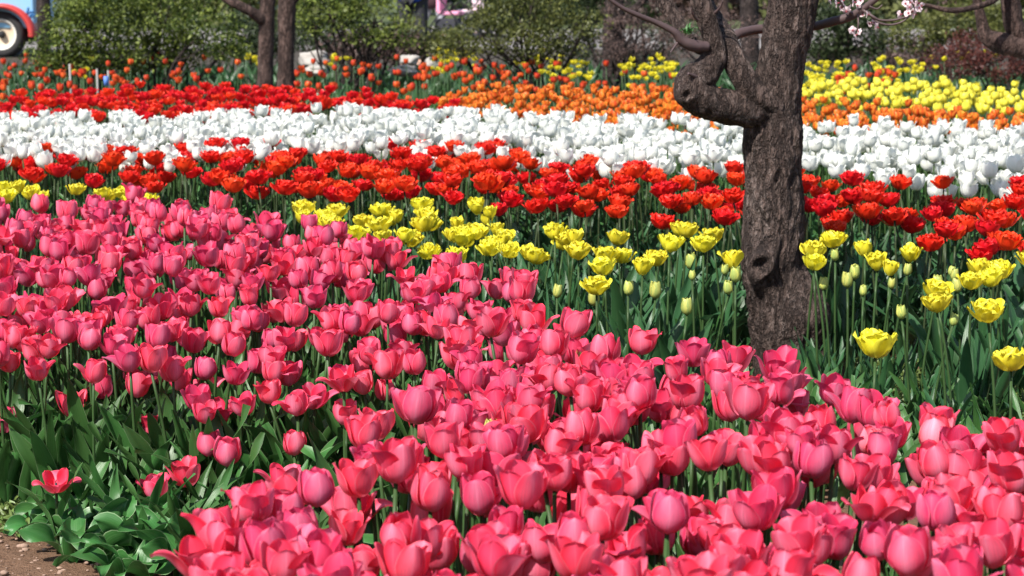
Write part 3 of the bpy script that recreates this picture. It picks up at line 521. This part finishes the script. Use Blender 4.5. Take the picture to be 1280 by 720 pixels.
bed(FYEL, [(996, 112), (1060, 104), (1150, 105), (1230, 110), (1320, 112), (1320, 142), (1220, 138), (1130, 131), (1000, 124)],   .42, .088, 500, 'lemon yellow egg-shaped tulip in the far bed behind the orange band', 'yellow tulip', 'lemon tulips of the far bed', 'lemon_tulips', 'back of the far lemon tulip bed')

# ------------------------------------------------------------------ loose red-yellow tulips and yellow clumps among the shrubs
def mono(gs, mats, name):               # one-mesh plants, a few pixels large
    out = []
    for fg in gs:
        g = G(); g.join(fg, mat4((0, 0, .40))); k = len(mats)-2; g.join(stem_g(0, .004, 3, 4), mat4((0, 0, 0), (0, 0, 0), (1, 1, .405)), None, k); g.join(leaf_set(3, .22, .020, 5, 3), None, None, k+1); out.append(g.mesh(name, mats))
    return out
FLM = mono([single_tulip(k, 50+i, t, 5, 5, .058, .023) for i, (k, t) in enumerate((('egg', .2), ('egg', .8), ('cup', .1), ('cup', .5)))], [M['flame'], M['flame'], M['anther'], M['stem'], M['leaf']], 'flame_tulip')
YCL = mono([double_tulip(60+i, .5, 9, .045, .02, .9, 4, 4) for i in range(3)], [M['yellow'], M['stem'], M['leaf']], 'yellow_tulip')
def strew(ms, name, poly, z, dm, mx, label, cat, group, keep=lambda x, y: 1.):
    for x, y in scatter(poly, z, dm, mx, keep, 6000):
        o = obj(name, ms[int(rng.integers(len(ms)))], None, (x, y, 0), (rr(-.08, .08), rr(-.08, .08), rr(0, 6)), (rr(.78, .95),)*2 + (rr(.8, 1.05),)); tag(o, label, cat, group)
for poly, mx, where in (([(-20, 74), (60, 70), (110, 74), (170, 80), (170, 102), (90, 116), (-20, 120)], 60, 'before the red farm truck'), ([(170, 70), (300, 70), (320, 100), (250, 104), (170, 104)], 22, 'under the dense green shrub'),
                        ([(366, 74), (480, 70), (545, 80), (545, 112), (470, 112), (366, 104)], 46, 'beside the white boulders'), ([(520, 72), (640, 76), (640, 104), (520, 104)], 40, 'under the yellow clump'), ([(640, 76), (850, 80), (850, 106), (640, 106)], 30, 'among the stems of the olive shrub'), ([(1040, 86), (1120, 84), (1120, 104), (1040, 104)], 30, 'between the two far yellow clumps')):
    strew(FLM, 'flame_tulip', poly, .42, .11, mx, f'red and yellow flamed tulip growing loosely {where}', 'tulip', f'flamed tulips {where}')
for poly, mx, where in (([(540, 64), (566, 58), (596, 62), (600, 76), (570, 82), (540, 78)], 26, 'between two shrubs'), ([(640, 70), (680, 62), (740, 72), (740, 98), (660, 84)], 34, 'behind the olive shrub stems'), ([(780, 72), (850, 68), (850, 92), (780, 96)], 40, 'beside the bare brown bush'), ([(1006, 76), (1060, 72), (1062, 100), (1006, 104)], 40, 'just beyond the plum trunk'), ([(1092, 74), (1150, 72), (1150, 92), (1092, 94)], 30, 'below the pale gap in the far shrubs'),
                        ([(76, 64), (110, 70), (112, 86), (76, 84)], 10, 'at the skirt of the dense green shrub'), ([(304, 62), (324, 62), (324, 78), (304, 78)], 8, 'beside the twin trunks'), ([(412, 66), (446, 64), (446, 80), (412, 80)], 8, 'beside the white boulders'), ([(1165, 62), (1250, 58), (1250, 74), (1165, 76)], 10, 'among the red-leaved bush twigs')):
    strew(YCL, 'yellow_tulip', poly, .42, .10, mx, f'bright yellow tulip in a far clump {where}', 'yellow tulip', f'yellow tulips {where}')
cover('tulip_leaves', [(-40, 78), (1320, 78), (1320, 118), (1000, 112), (560, 122), (240, 112), (-40, 130)], .2, 2200, .26, .026, (64, 88), (10, 80), M['blue_leaf'], 'dark leaves of the far beds below the shrubs', (0, .35))

# ------------------------------------------------------------------ shrubs, bushes and trees behind
def foliage_mat(name, c1, c2, lucent=.25):
    n = NT(name); u, v, t = n.uvt(); c = n.mix(t, c1, c2); n.l(c, n.b.inputs['Base Color']); n.b.inputs['Roughness'].default_value = .5; n.b.inputs['Specular IOR Level'].default_value = .3; n.lucent(c, lucent); return n.m
M['f_green'] = foliage_mat('shrub leaves', (.026, .052, .008), (.185, .225, .040)); M['f_olive'] = foliage_mat('olive leaves', (.034, .044, .010), (.14, .15, .038)); M['f_dark'] = foliage_mat('dark leaves', (.020, .034, .012), (.055, .075, .028))
M['f_red'] = foliage_mat('barberry leaves', (.050, .016, .014), (.13, .040, .030)); M['f_brown'] = foliage_mat('brown buds', (.080, .052, .045), (.17, .11, .095)); M['f_spring'] = foliage_mat('pale spring leaves', (.09, .10, .035), (.17, .18, .07))
def crown_g(lobes, n, size, tone=(0, 1)):
    """leaf faces through the volume of overlapping lobes, clumped"""
    V, Fc, T = [], [], []; w = np.array([l[3]*l[4]*l[5] for l in lobes])**.7; w /= w.sum(); k = 0
    for l, q in zip(lobes, w):
        cl = max(6, int(n*q/22))
        for _ in range(cl):
            d = rng.normal(size=3); d /= np.linalg.norm(d); c = np.array(l[:3]) + d*np.array(l[3:6])*rr(.45, 1.02)**.6; ct = rr(*tone)
            for _ in range(22):
                p = c + rng.normal(size=3)*size*np.array((2.6, 2.6, 1.5)); s = size*rr(.6, 1.25); a = rng.normal(size=3); a[2] += .4; a /= np.linalg.norm(a); b = np.cross(a, rng.normal(size=3)); b /= np.linalg.norm(b); c2 = np.cross(a, b)
                V += [p-b*s, p-c2*s*.42, p+b*s, p+c2*s*.42]; Fc.append((k, k+1, k+2, k+3)); T += [min(1, max(0, ct + rr(-.25, .25)))]*4; k += 4
    g = G(); g.add(V, Fc, None, 0, np.array(T)); return g
def twig_fan(g, base, lobes, r, n=5, sub=4):
    b = np.array(base)
    for l in lobes:
        c = np.array(l[:3])
        mid = (b*.45 + c*.55) + rng.normal(size=3)*.05; P = spline([b + rng.normal(size=3)*r*.6, b*.75+mid*.25 + rng.normal(size=3)*.03, mid, c], 9); tube(g, P, np.linspace(r*.6, r*.22, 9), 6)
        for _ in range(sub):
            e = c + rng.normal(size=3)*np.array(l[3:6])*.55; s_ = P[int(rng.integers(4, 8))]; tube(g, spline([s_, (s_+e)/2 + rng.normal(size=3)*.04, e], 6), np.linspace(r*.22, r*.07, 6), 4)
def shrub(name, label, cat, lobes_px, Y, base_px, m, n, size, r=.02, bm='dark_bark', dz=None, group=None, stems=None):
    """lobes in the photograph: (x, y, half width, half height in px, depth offset)"""
    s = Y/F_PX; base = atd(*base_px, Y); base[2] = 0
    L = [(*atd(x, y, Y+d), a*s, a*s*.85, b*s) for x, y, a, b, d in lobes_px]
    root = empty(name, base); tag(root, label, cat, group)
    tpart('crown', crown_g(L, n, size), M[m], root); g = G(); 
    for st in (stems or [(0, 0)]): twig_fan(g, base + np.array((st[0], st[1], 0)), L, r)
    tpart('trunk', g, M[bm], root); return root
shrub('shrub', 'dense bright green rounded shrub beside the dark trunk and farm truck', 'shrub', [(105, 30, 42, 34, 0), (75, 62, 36, 22, -.1), (130, 55, 40, 30, .1), (120, 0, 45, 30, .1), (85, 20, 30, 28, .2), (150, 70, 34, 22, .1), (95, 72, 30, 16, 0), (60, 74, 22, 12, 0)], 16.8, (115, 104), 'f_green', 8200, .020, .03)
shrub('shrub', 'dense bright green shrub arching over loose tulips beside the twin trunks', 'shrub', [(205, 22, 48, 36, 0), (260, 38, 44, 30, -.1), (170, 50, 30, 30, .1), (235, -10, 55, 30, .2), (285, 60, 24, 20, .1), (200, 66, 40, 22, .1), (240, 62, 34, 20, .2), (170, 78, 26, 14, .1)], 17.2, (200, 104), 'f_green', 8200, .020, .03)
shrub('shrub', 'open twiggy green shrub behind the white boulders', 'shrub', [(410, 8, 46, 26, 0), (470, 22, 46, 32, .1), (432, -10, 52, 26, .2), (498, 44, 22, 18, .1), (390, 30, 24, 16, .1), (460, 48, 30, 14, 0)], 18, (438, 108), 'f_green', 4600, .020, .03, stems=[(-.1, 0), (.15, .1)])
shrub('shrub', 'olive green domed shrub on crooked dark stems above the orange band', 'shrub', [(650, 20, 62, 30, 0), (600, 44, 44, 24, -.05), (700, 45, 44, 28, .05), (650, 50, 50, 22, -.1), (665, -6, 60, 22, .2), (735, 30, 22, 20, .1), (570, 58, 26, 14, .1)], 16.4, (668, 108), 'f_olive', 8500, .017, .03, stems=[(-.06, 0), (.08, .05)])
shrub('bush', 'bare purplish brown twiggy bush beside the olive shrub', 'bush', [(790, 45, 46, 32, 0), (765, 70, 24, 20, .1), (830, 60, 32, 22, .1), (800, 12, 50, 26, .2)], 18.5, (766, 104), 'f_brown', 4200, .012, .035, stems=[(0, 0), (.12, .05), (.3, .1)])
shrub('bush', 'low dark red barberry bush behind the lemon tulips', 'bush', [(1190, 78, 36, 24, 0), (1245, 72, 44, 30, .1), (1290, 68, 40, 34, .1), (1215, 60, 40, 20, .2)], 17.5, (1240, 108), 'f_red', 6000, .016, .02)
shrub('shrub', 'olive conifer-like shrub above the red barberry', 'shrub', [(1210, 28, 56, 26, 0), (1150, 44, 40, 22, .3), (1265, 40, 36, 22, .1)], 21, (1200, 90), 'f_olive', 5200, .025, .03)
shrub('shrub', 'dark evergreen shrub just beyond the plum trunk', 'shrub', [(1035, 40, 30, 34, 0), (1080, 50, 36, 24, .2), (1030, 66, 24, 14, .1), (1060, 20, 34, 24, .3)], 21.5, (1040, 92), 'f_dark', 5000, .026, .03)
shrub('shrub', 'dark evergreen shrub in front of the bare bush trunk', 'shrub', [(735, 8, 30, 30, 0), (770, -8, 50, 20, .3)], 23, (748, 86), 'f_dark', 2600, .03, .03)
shrub('bush', 'bare brown bush half hidden by the bent plum limb', 'bush', [(880, 30, 44, 28, 0), (925, 50, 34, 30, .3), (850, 56, 30, 24, .2)], 21, (900, 90), 'f_brown', 3200, .014, .03)
for lab, L_, Y, bx, mm, nn in (('low dark shrub behind the white boulders', [(395, 44, 40, 20, 0), (360, 40, 26, 22, .3), (430, 56, 26, 12, 0)], 24, (395, 70), 'f_dark', 2600), ('bare brown twiggy bush under the open green shrub', [(470, 58, 40, 22, 0), (435, 62, 26, 18, 0), (500, 62, 24, 18, .2)], 20.5, (470, 92), 'f_brown', 2600),
                               ('small olive shrub before the walking people', [(510, 44, 18, 20, 0), (500, 55, 22, 18, .1), (560, 48, 24, 16, .1), (530, 62, 22, 10, 0)], 21, (520, 84), 'f_olive', 3000), ('dark green shrub filling in behind the twin trunks', [(305, 40, 30, 34, 0), (345, 50, 26, 26, .3), (320, 66, 30, 16, 0)], 22.5, (318, 88), 'f_dark', 3000),
                               ('brown twiggy hedge bush beyond the barberry', [(1130, 66, 40, 18, 0), (1180, 58, 40, 22, .2), (1090, 70, 26, 14, 0)], 25, (1130, 84), 'f_brown', 3200), ('dark low shrub beside the bare bush trunk', [(735, 58, 30, 24, 0), (850, 44, 44, 24, .2), (800, 70, 40, 14, 0)], 24, (760, 84), 'f_dark', 3400)):
    shrub('shrub', lab, 'shrub', L_, Y, bx, mm, nn, .026, .03)
def bg_tree(name, label, pts, Y, m='far_bark', n=60, seg=16, extra=(), group=None):
    p = atd(pts[0][0], pts[0][1], Y); root = empty(name, (p[0], Y, 0)); tag(root, label, 'tree', group)
    b = root; s = pts[0]
    t_ = tpart('trunk', limb_px(pts, Y, n, seg, .8), M[m], root)
    for e in extra: tpart('branch', limb_px(e, Y, 36, 12, .8), M[m], root)
    return root
bg_tree('tree', 'slim brown tree trunk forking into a bent limb over the far red band', [(328, 138, 24), (331, 100, 21), (332, 70, 19), (333, 40, 20), (334, 10, 19), (338, -40, 16), (345, -140, 10)], 14.2, extra=[[(333, 30, 16), (322, 20, 14, -.05), (305, 10, 12, -.1), (285, 0, 10, -.1), (260, -14, 8, -.1)]])
bg_tree('tree', 'straight brown tree trunk standing close beside the forked slim trunk', [(357, 142, 26), (357, 108, 22), (357, 80, 20), (358, 40, 20), (359, 0, 21), (358, -60, 16), (350, -150, 10)], 14.6, extra=[[(359, 8, 13), (370, -4, 11), (392, -24, 8)]])
bg_tree('tree', 'dark upright trunk beside the farm truck', [(55, 88, 20), (55, 50, 17), (55, 20, 17), (54, -10, 16), (52, -120, 10)], 21.5, 'dark_bark')
bg_tree('tree', 'dark brown thick trunk inside the bare brown bush', [(766, 104, 30), (767, 85, 27), (766, 50, 24), (768, 10, 22), (770, -60, 18)], 18.8, 'dark_bark', extra=[[(768, 40, 13), (790, 15, 10), (815, -12, 8)]])
bg_tree('tree', 'dark trunk seen through the fork of the plum tree', [(938, 92, 26), (937, 50, 22), (936, 0, 22), (934, -90, 18)], 23, 'dark_bark')
bg_tree('tree', 'tree with a U-bent blurred limb and pale bare branch at the photo edge', [(1400, 330, 74), (1392, 250, 64), (1380, 150, 58), (1350, 95, 52), (1310, 66, 40), (1280, 58, 30), (1252, 54, 26), (1232, 44, 17), (1226, 22, 13), (1220, -4, 11), (1205, -60, 8)], 7.6, n=90, seg=20, extra=[[(1290, 58, 22), (1270, 36, 24), (1264, 10, 24), (1258, -30, 22), (1250, -110, 14)], [(1262, -34, 9, .0), (1246, -3, 8, -.1), (1218, 9, 7, -.15), (1190, 13, 7, -.2), (1160, 7, 5, -.2), (1135, 1, 3, -.2)]])
for x, w, Y, lab in ((884, 9, 30, 'pale grey sapling trunk seen beside the upright plum limb'), (902, 12, 33, 'wider pale grey trunk seen between the plum limbs'), (1048, 8, 26, 'thin pale trunk beyond the dark evergreen shrub'), (1062, 7, 28, 'leaning thin trunk beyond the dark evergreen shrub')):
    bg_tree('tree', lab, [(x-4, 82, w+2), (x, 50, w), (x+2, 20, w), (x+3, -30, w)], Y, 'far_bark', 30, 10)
# far belt of trees
for x, y, a, b, Y, m, lab in ((-60, -20, 140, 40, 52, 'f_dark', 'far dark tree beyond the farm truck'), (330, -4, 110, 34, 46, 'f_spring', 'far pale budding tree beyond the twin trunks'), (520, -30, 90, 34, 56, 'f_dark', 'far dark tree beyond the strollers'), (700, 6, 100, 40, 47, 'f_dark', 'far dark tree beyond the olive shrub'), (880, 14, 90, 40, 50, 'f_brown', 'far bare brown tree beyond the plum fork'), (1060, 10, 100, 40, 46, 'f_spring', 'far pale budding tree beyond the blossom twig'), (1200, 14, 110, 42, 52, 'f_brown', 'far bare brown tree beyond the bent limb'), (1330, 10, 90, 40, 44, 'f_olive', 'far olive tree at the photo edge'), (180, -14, 100, 30, 48, 'f_dark', 'far dark tree beyond the dense green shrubs')):
    shrub('tree', lab, 'tree', [(x, y, a, b, 0), (x-a*.5, y-b*.6, a*.7, b, 1), (x+a*.5, y-b*.5, a*.7, b, 1), (x, y-b*1.8, a*.9, b*1.2, 0)], Y, (x, 50), m, 3800, .14, .12)
# boulders
M['rock'] = plain('pale rock', (.40, .37, .34), .9, .4, 6, bump=.5)
def boulder(x, y, w, h, Y, label):
    c = atd(x, y+h/2, Y); s = Y/F_PX; nu, nv = 14, 20; g = G(); V = []
    for i in range(nu):
        for j in range(nv):
            a, b = math.pi*i/(nu-1), 2*math.pi*j/nv; d = Vector((math.sin(a)*math.cos(b), math.sin(a)*math.sin(b), math.cos(a))); k = 1 + .55*noise.noise(d*1.7 + Vector((x, y, 0))) + .25*noise.noise(d*4)
            V.append((d.x*k*w*s/2, d.y*k*w*s/2.6, d.z*k*h*s/2 + h*s/2))
    g.add(V, grid_faces(nu, nv, True)); base = (c[0], c[1], max(0, c[2])-.02)
    tag(obj('boulder', g.mesh('boulder', M['rock'], True), None, base), label, 'boulder')
boulder(392, 72, 34, 24, 19.5, 'large white boulder beside the straight trunk'); boulder(396, 85, 28, 12, 19, 'low pale slab boulder in front of the large white one')
boulder(512, 72, 24, 14, 19.5, 'white boulder lying by the loose red tulips'); boulder(538, 78, 16, 14, 19.5, 'small white boulder against the yellow clump'); boulder(506, 86, 34, 14, 18.5, 'tan low rock behind red and yellow tulips')
# white plant marker stakes
M['stake'] = plain('pale stake', (.26, .25, .24), .7)
for x, y0, y1, lab in ((88, 80, 112, 'thin grey stake standing in the loose tulips near the truck'), (136, 88, 114, 'thin grey stake with a blue tag at the shrub foot'), (122, 86, 108, 'short grey stake in the shade of the shrub')):
    Y = 14.; a, b = atd(x-1, y0, Y), atd(x+1, y1, Y); b[2] = 0; g = G(); tube(g, [b, (a+b)/2, a], .007, 6); o = empty('plant_stake', b); tag(o, lab, 'stake'); tpart('pole', g, M['stake'], o)
    if x == 136:
        g = G(); c = atd(133, 101, Y); tube(g, [c-np.array((0, .012, .03)), c-np.array((0, .012, -.03))], .016, 8); tpart('tag', g, plain('blue tag', (.10, .22, .62)), o)

# ------------------------------------------------------------------ weeds on the soil
M['weed'] = leaf_mat('weed', (.10, .16, .035), (.16, .22, .06), (.2, .25, .1))
cover('grass', [(820, 470), (1120, 462), (1200, 490), (1330, 500), (1330, 600), (1000, 600), (820, 540)], 0, 5200, .055, .005, (30, 88), (-10, 60), M['weed'], 'short green weeds on the soil beside the trunk', (0, .7))
cover('tulip_leaves', [(760, 470), (1000, 480), (1040, 540), (1330, 560), (1330, 640), (760, 640)], 0, 520, .17, .018, (50, 86), (10, 75), M['leaf'], 'dark leaves at the back edge of the front pink strip', (0, .6))
cover('grass', [(-20, 600), (70, 610), (80, 660), (40, 680), (-20, 660)], 0, 260, .06, .005, (25, 88), (-20, 50), M['weed'], 'small green weeds at the bare soil corner')
n_ = plain('pebble', (.30, .20, .15), .9, .4, 30, bump=.3); g = G()
for _ in range(260):
    x, y = (rr(-20, 130), rr(640, 740)) if rng.random() < .6 else (rr(1040, 1320), rr(470, 530)); p = atz(x, y, .004); s = abs(rng.normal())*.0026+.0012; V = []
    for i in range(5):
        for j in range(6):
            a, b = math.pi*i/4, 2*math.pi*j/6; V.append((p[0]+s*1.3*math.sin(a)*math.cos(b)*rr(.8, 1.2), p[1]+s*math.sin(a)*math.sin(b), p[2]+s*.7*math.cos(a)))
    g.add(V, grid_faces(5, 6, True))
tag(obj('gravel', g.mesh('gravel', n_)), 'small stones and crumbs on the reddish soil', None, None, 'stuff')

# ------------------------------------------------------------------ farm truck, people and pushchair, far behind
def box(g, lo, hi, m=0):
    (x0, y0, z0), (x1, y1, z1) = lo, hi; b = min(x1-x0, y1-y0, z1-z0)*.12
    V = []; F = []
    bm_ = [(x0, y0, z0), (x1, y0, z0), (x1, y1, z0), (x0, y1, z0), (x0, y0, z1), (x1, y0, z1), (x1, y1, z1), (x0, y1, z1)]
    g.add(bm_, [(0, 3, 2, 1), (4, 5, 6, 7), (0, 1, 5, 4), (1, 2, 6, 5), (2, 3, 7, 6), (3, 0, 4, 7)], None, m)
def bevel(o, w=.02):
    md = o.modifiers.new('bevel', 'BEVEL'); md.width = w; md.segments = 2; md.limit_method = 'ANGLE'
    for p in o.data.polygons: p.use_smooth = False
    return o
def lathe(g, prof, n=32, m=0, axis='y'):
    V = []
    for r, h in prof:
        for k in range(n):
            a = 2*math.pi*k/n; V.append((r*math.cos(a), h, r*math.sin(a)) if axis == 'y' else (r*math.cos(a), r*math.sin(a), h))
    f = grid_faces(len(prof), n, True); g.add(V, f, None, m)
def truck():
    Y = 28.2; s = Y/F_PX; c = atd(4, 43, Y); R = 29*s; zc = R; root = empty('farm_truck', (c[0], Y, 0)); tag(root, 'red and pale blue farm truck with cream wheel rim, half outside the photo', 'truck')
    red = plain('red paint', (.48, .045, .04), .4, .2, 3); blue = plain('pale blue paint', (.24, .46, .66), .45, .12, 3); blk = plain('tyre rubber', (.028, .026, .027), .85, .3, 20, bump=.3); crm = plain('cream rim paint', (.60, .47, .34), .55, .25, 9); wht = plain('white rim band', (.72, .68, .62), .5)
    for wx in (0, -2.1):
        g = G(); lathe(g, [(R*.66, -.13), (R*.8, -.15), (R*.95, -.13), (R, -.07), (R, .07), (R*.95, .13), (R*.66, .13), (R*.66, -.13)]); w = obj('wheel', g.mesh('wheel', blk), root, (wx, 0, zc))
        g = G(); lathe(g, [(0, -.06), (R*.12, -.065), (R*.42, -.05), (R*.52, -.085), (R*.55, -.09)], 32, 0); lathe(g, [(R*.55, -.09), (R*.6, -.125), (R*.69, -.13), (R*.69, -.10)], 32, 1); obj('rim', g.mesh('rim', [crm, wht]), w, (0, 0, 0))
        g = G(); lathe(g, [(0, -.13), (R*.10, -.13), (R*.15, -.10), (R*.17, -.05)], 16); obj('hub', g.mesh('hub', blk), w)
        V = []; N = 26      # wheel arch
        for k in range(N):
            a = math.radians(-4 + 188*k/(N-1)); 
            for rr_, yy in ((R*1.12, -.24), (R*1.30, -.24), (R*1.34, .1), (R*1.12, .1)): V.append((rr_*math.cos(a)*1.12, yy, rr_*math.sin(a)))
        g = G(); g.add(V, grid_faces(N, 4, True)); obj('mudguard', g.mesh('mudguard', red), root, (wx, 0, zc))
    g = G(); box(g, (-2.9, -.08, zc+.08), (.42, 1.35, zc+.75)); bevel(obj('body', g.mesh('body', blue), root))
    g = G(); box(g, (-2.92, -.10, zc+.75), (.44, 1.37, zc+.85)); bevel(obj('trim', g.mesh('trim', red), root))
    g = G(); box(g, (-2.7, 0, zc-.1), (.40, 1.3, zc+.08)); obj('chassis', g.mesh('chassis', blk), root)
    g = G(); box(g, (-1.6, .05, zc+.85), (-.1, 1.25, zc+1.7)); bevel(obj('cab', g.mesh('cab', red), root), .06)
    g = G(); box(g, (-1.45, .03, zc+1.1), (-.25, .06, zc+1.55)); obj('window', g.mesh('window', plain('dark glass', (.02, .03, .035), .1, .1, 2, spec=.8)), root)
    # brush-stroke lettering on the blue panel
    ink = plain('blue lettering', (.02, .16, .42), .5); g = G()
    q = lambda x, y: np.array(((x-4)*s, -.088, atd(x, y, Y)[2]))
    for st in ([(35.5, 18), (37, 12), (38, 9)], [(35, 17), (39, 14.5), (45, 14)], [(39, 22), (41, 19), (43, 16)], [(39, 19), (43, 18), (46, 19)], [(42, 21), (44, 20)]): tube(g, spline([q(*p) for p in st], 10), .009, 6)
    obj('lettering', g.mesh('lettering', ink), root)
truck()
def skin_body(name, label, base, J, E, mats_by, parent_cat='person', cloth=None):
    root = empty(name, base); tag(root, label, parent_cat); return root
def person(label, x, Y, h, coat, coat_hem, trouser, shoe, face, stride=.12, sleeves=True):
    """figure by a Skin modifier; coat, trousers, shoes, hair are children"""
    base = atd(x, 40, Y); s = h/1.65; root = empty('person', (base[0], Y, 0), face); tag(root, label, 'person'); root.scale = (s, s, s)
    def skin(nm, V, E, Rd, m, lvl=2):
        me = bpy.data.meshes.new(nm); me.from_pydata(V, E, []); me.materials.append(m); o = obj(nm, me, root); md = o.modifiers.new('skin', 'SKIN'); md.use_smooth_shade = True
        for i, r in enumerate(Rd): me.skin_vertices[0].data[i].radius = r if isinstance(r, tuple) else (r, r)
        me.skin_vertices[0].data[0].use_root = True; sb = o.modifiers.new('sub', 'SUBSURF'); sb.levels = lvl; sb.render_levels = lvl; return o
    flesh = plain('skin', (.50, .30, .22), .5, .1)
    a, b = stride, -stride
    V = [(0, 0, .88), (0, 0, 1.08), (0, 0, 1.28), (0, 0, 1.40), (0, .01, 1.50), (0, .02, 1.60), (.085, 0, .84), (.09, a*.7, .47), (.09, a, .08), (.09, a+.13, .035), (-.085, 0, .84), (-.09, b*.5, .47), (-.09, b*1.3, .09), (-.09, b*1.3+.13, .04),
         (.17, 0, 1.35), (.21, -.03, 1.08), (.20, .08, .86), (.195, .11, .78), (-.17, 0, 1.35), (-.21, .03, 1.08), (-.20, .14, .88), (-.195, .18, .80)]
    E = [(0, 1), (1, 2), (2, 3), (3, 4), (4, 5), (0, 6), (6, 7), (7, 8), (8, 9), (0, 10), (10, 11), (11, 12), (12, 13), (2, 14), (14, 15), (15, 16), (16, 17), (2, 18), (18, 19), (19, 20), (20, 21)]
    Rr = [(.15, .11), (.125, .10), (.15, .10), .055, .085, .07, .085, .055, .04, .03, .085, .055, .04, .03, .055, .042, .032, .022, .055, .042, .032, .022]
    skin('body', V, E, Rr, flesh)
    V = [(0, 0, 1.42), (0, 0, 1.30), (0, 0, 1.05), (0, 0, .88), (0, 0, coat_hem)] + [(.18, 0, 1.345), (.222, -.03, 1.08), (.208, .07, .89), (-.18, 0, 1.345), (-.222, .03, 1.08), (-.208, .13, .90)]
    skin('coat', V, [(0, 1), (1, 2), (2, 3), (3, 4), (1, 5), (5, 6), (6, 7), (1, 8), (8, 9), (9, 10)], [.07, (.18, .13), (.17, .14), (.20, .16), (.22, .18), .07, .058, .05, .07, .058, .05], coat)
    V = [(0, 0, .90), (.09, 0, .82), (.093, a*.7, .47), (.092, a, .10), (-.09, 0, .82), (-.093, b*.5, .47), (-.092, b*1.3, .11)]
    skin('trousers', V, [(0, 1), (1, 2), (2, 3), (0, 4), (4, 5), (5, 6)], [(.16, .12), .10, .078, .066, .10, .078, .066], trouser)
    for sx, yy in ((.09, a), (-.09, b*1.3)): skin('shoe', [(sx, yy-.04, .05), (sx, yy+.05, .04), (sx, yy+.17, .03)], [(0, 1), (1, 2)], [.05, .046, .034], shoe)
    skin('hair', [(0, -.02, 1.50), (0, -.02, 1.60), (0, 0, 1.655)], [(0, 1), (1, 2)], [.075, .10, .07], plain('dark hair', (.02, .014, .012), .5))
    return root
person('person in a bright blue jacket standing behind the twiggy green shrub', 516, 24.5, 1.68, plain('blue cloth', (.02, .09, .55), .7), .72, plain('dark trousers', (.03, .03, .035), .8), plain('dark shoes', (.03, .03, .03), .6), 2.8, .03)
person('person in a dark maroon coat, patterned grey trousers and white shoes walking', 541, 36, 1.62, plain('maroon cloth', (.045, .016, .022), .8), .48, plain('patterned cloth', (.42, .42, .45), .8, .8, 26, c2=(.06, .06, .08)), plain('white shoes', (.8, .78, .76), .5), -1.4, .16)
person('person in a pale pink top beside the pink pushchair', 604, 37, 1.58, plain('pale pink cloth', (.70, .42, .50), .8), .68, plain('black trousers', (.02, .02, .022), .8), plain('white sole shoes', (.7, .7, .7), .5), 1.5, .08)
def pushchair(label, x, Y, face, cloth):
    p = atd(x, 40, Y); root = empty('pushchair', (p[0], Y, 0), face); tag(root, label, 'pushchair')
    blk = plain('black tube', (.02, .02, .022), .4); g = G()
    for sy in (-.22, .22):
        tube(g, spline([(-.35, sy, .12), (-.05, sy, .5), (.25, sy, .85), (.42, sy, 1.02)], 12), .014, 8); tube(g, spline([(.35, sy, .12), (.12, sy, .42), (-.1, sy, .62)], 8), .014, 8)
    tube(g, [(.42, -.22, 1.02), (.45, 0, 1.04), (.42, .22, 1.02)], .016, 8); obj('frame', g.mesh('frame', blk), root)
    for sx in (-.35, .35):
        for sy in (-.24, .24):
            g = G(); lathe(g, [(.05, -.02), (.11, -.022), (.12, 0), (.11, .022), (.05, .02)], 18); obj('wheel', g.mesh('wheel', blk), root, (sx, sy, .12))
    g = G(); box(g, (-.2, -.2, .42), (.14, .2, .48)); box(g, (.10, -.2, .46), (.17, .2, .9)); bevel(obj('seat', g.mesh('seat', cloth), root), .02)
    N = 12; V = []
    for i in range(N):
        a = math.radians(10 + 120*i/(N-1))
        for j in range(9): b = j/8*2-1; V.append((.05-.34*math.cos(a)*-1*.9-.0, b*.23, .72 + .34*math.sin(a)*(1-.18*b*b)))
    g = G(); g.add(V, grid_faces(N, 9)); o = obj('canopy', g.mesh('canopy', cloth), root); md = o.modifiers.new('solid', 'SOLIDIFY'); md.thickness = .012
    g = G(); box(g, (-.15, -.18, .2), (.2, .18, .36)); bevel(obj('basket', g.mesh('basket', plain('dark basket', (.03, .03, .04), .8)), root))
pushchair('pink pushchair with black frame on the far path', 562, 35, 2.9, plain('pink cloth', (.75, .30, .45), .8)); pushchair('white and pink pushchair with dark basket behind the olive shrub', 588, 36.5, .4, plain('pale pink nylon', (.78, .60, .66), .7))
# pale building wall showing between far branches
def hut(x0, x1, ytop, Y, label, col):
    a, b = atd(x0, 40, Y)[0], atd(x1, 40, Y)[0]; root = empty('building', ((a+b)/2, Y, 0)); w = (b-a)/2; tag(root, label, 'building'); top = 3.0
    g = G(); box(g, (-w, 0, 0), (w, 4, top)); obj('wall', g.mesh('wall', plain('pale render', col, .9, .1, 2)), root)
    g = G(); box(g, (-w-.2, -.25, top), (w+.2, 4.25, top+.18)); obj('roof', g.mesh('roof', plain('grey roof', (.2, .2, .21), .8)), root)
    g = G(); box(g, (-w*.4, -.03, .7), (w*.4, .02, 1.9)); obj('window', g.mesh('window', plain('window glass', (.05, .07, .08), .1, .1, 2, spec=.8)), root)
hut(280, 370, 0, 58, 'pale blue hut glimpsed between shrubs beyond the twin trunks', (.50, .66, .76)); hut(1120, 1190, 0, 60, 'pale grey hut glimpsed beyond the blossom twig', (.62, .62, .62)); hut(820, 910, 0, 62, 'whitish hut glimpsed through the plum fork', (.66, .68, .70))
for o in S.objects:
    if '_v' in o: del o['_v']
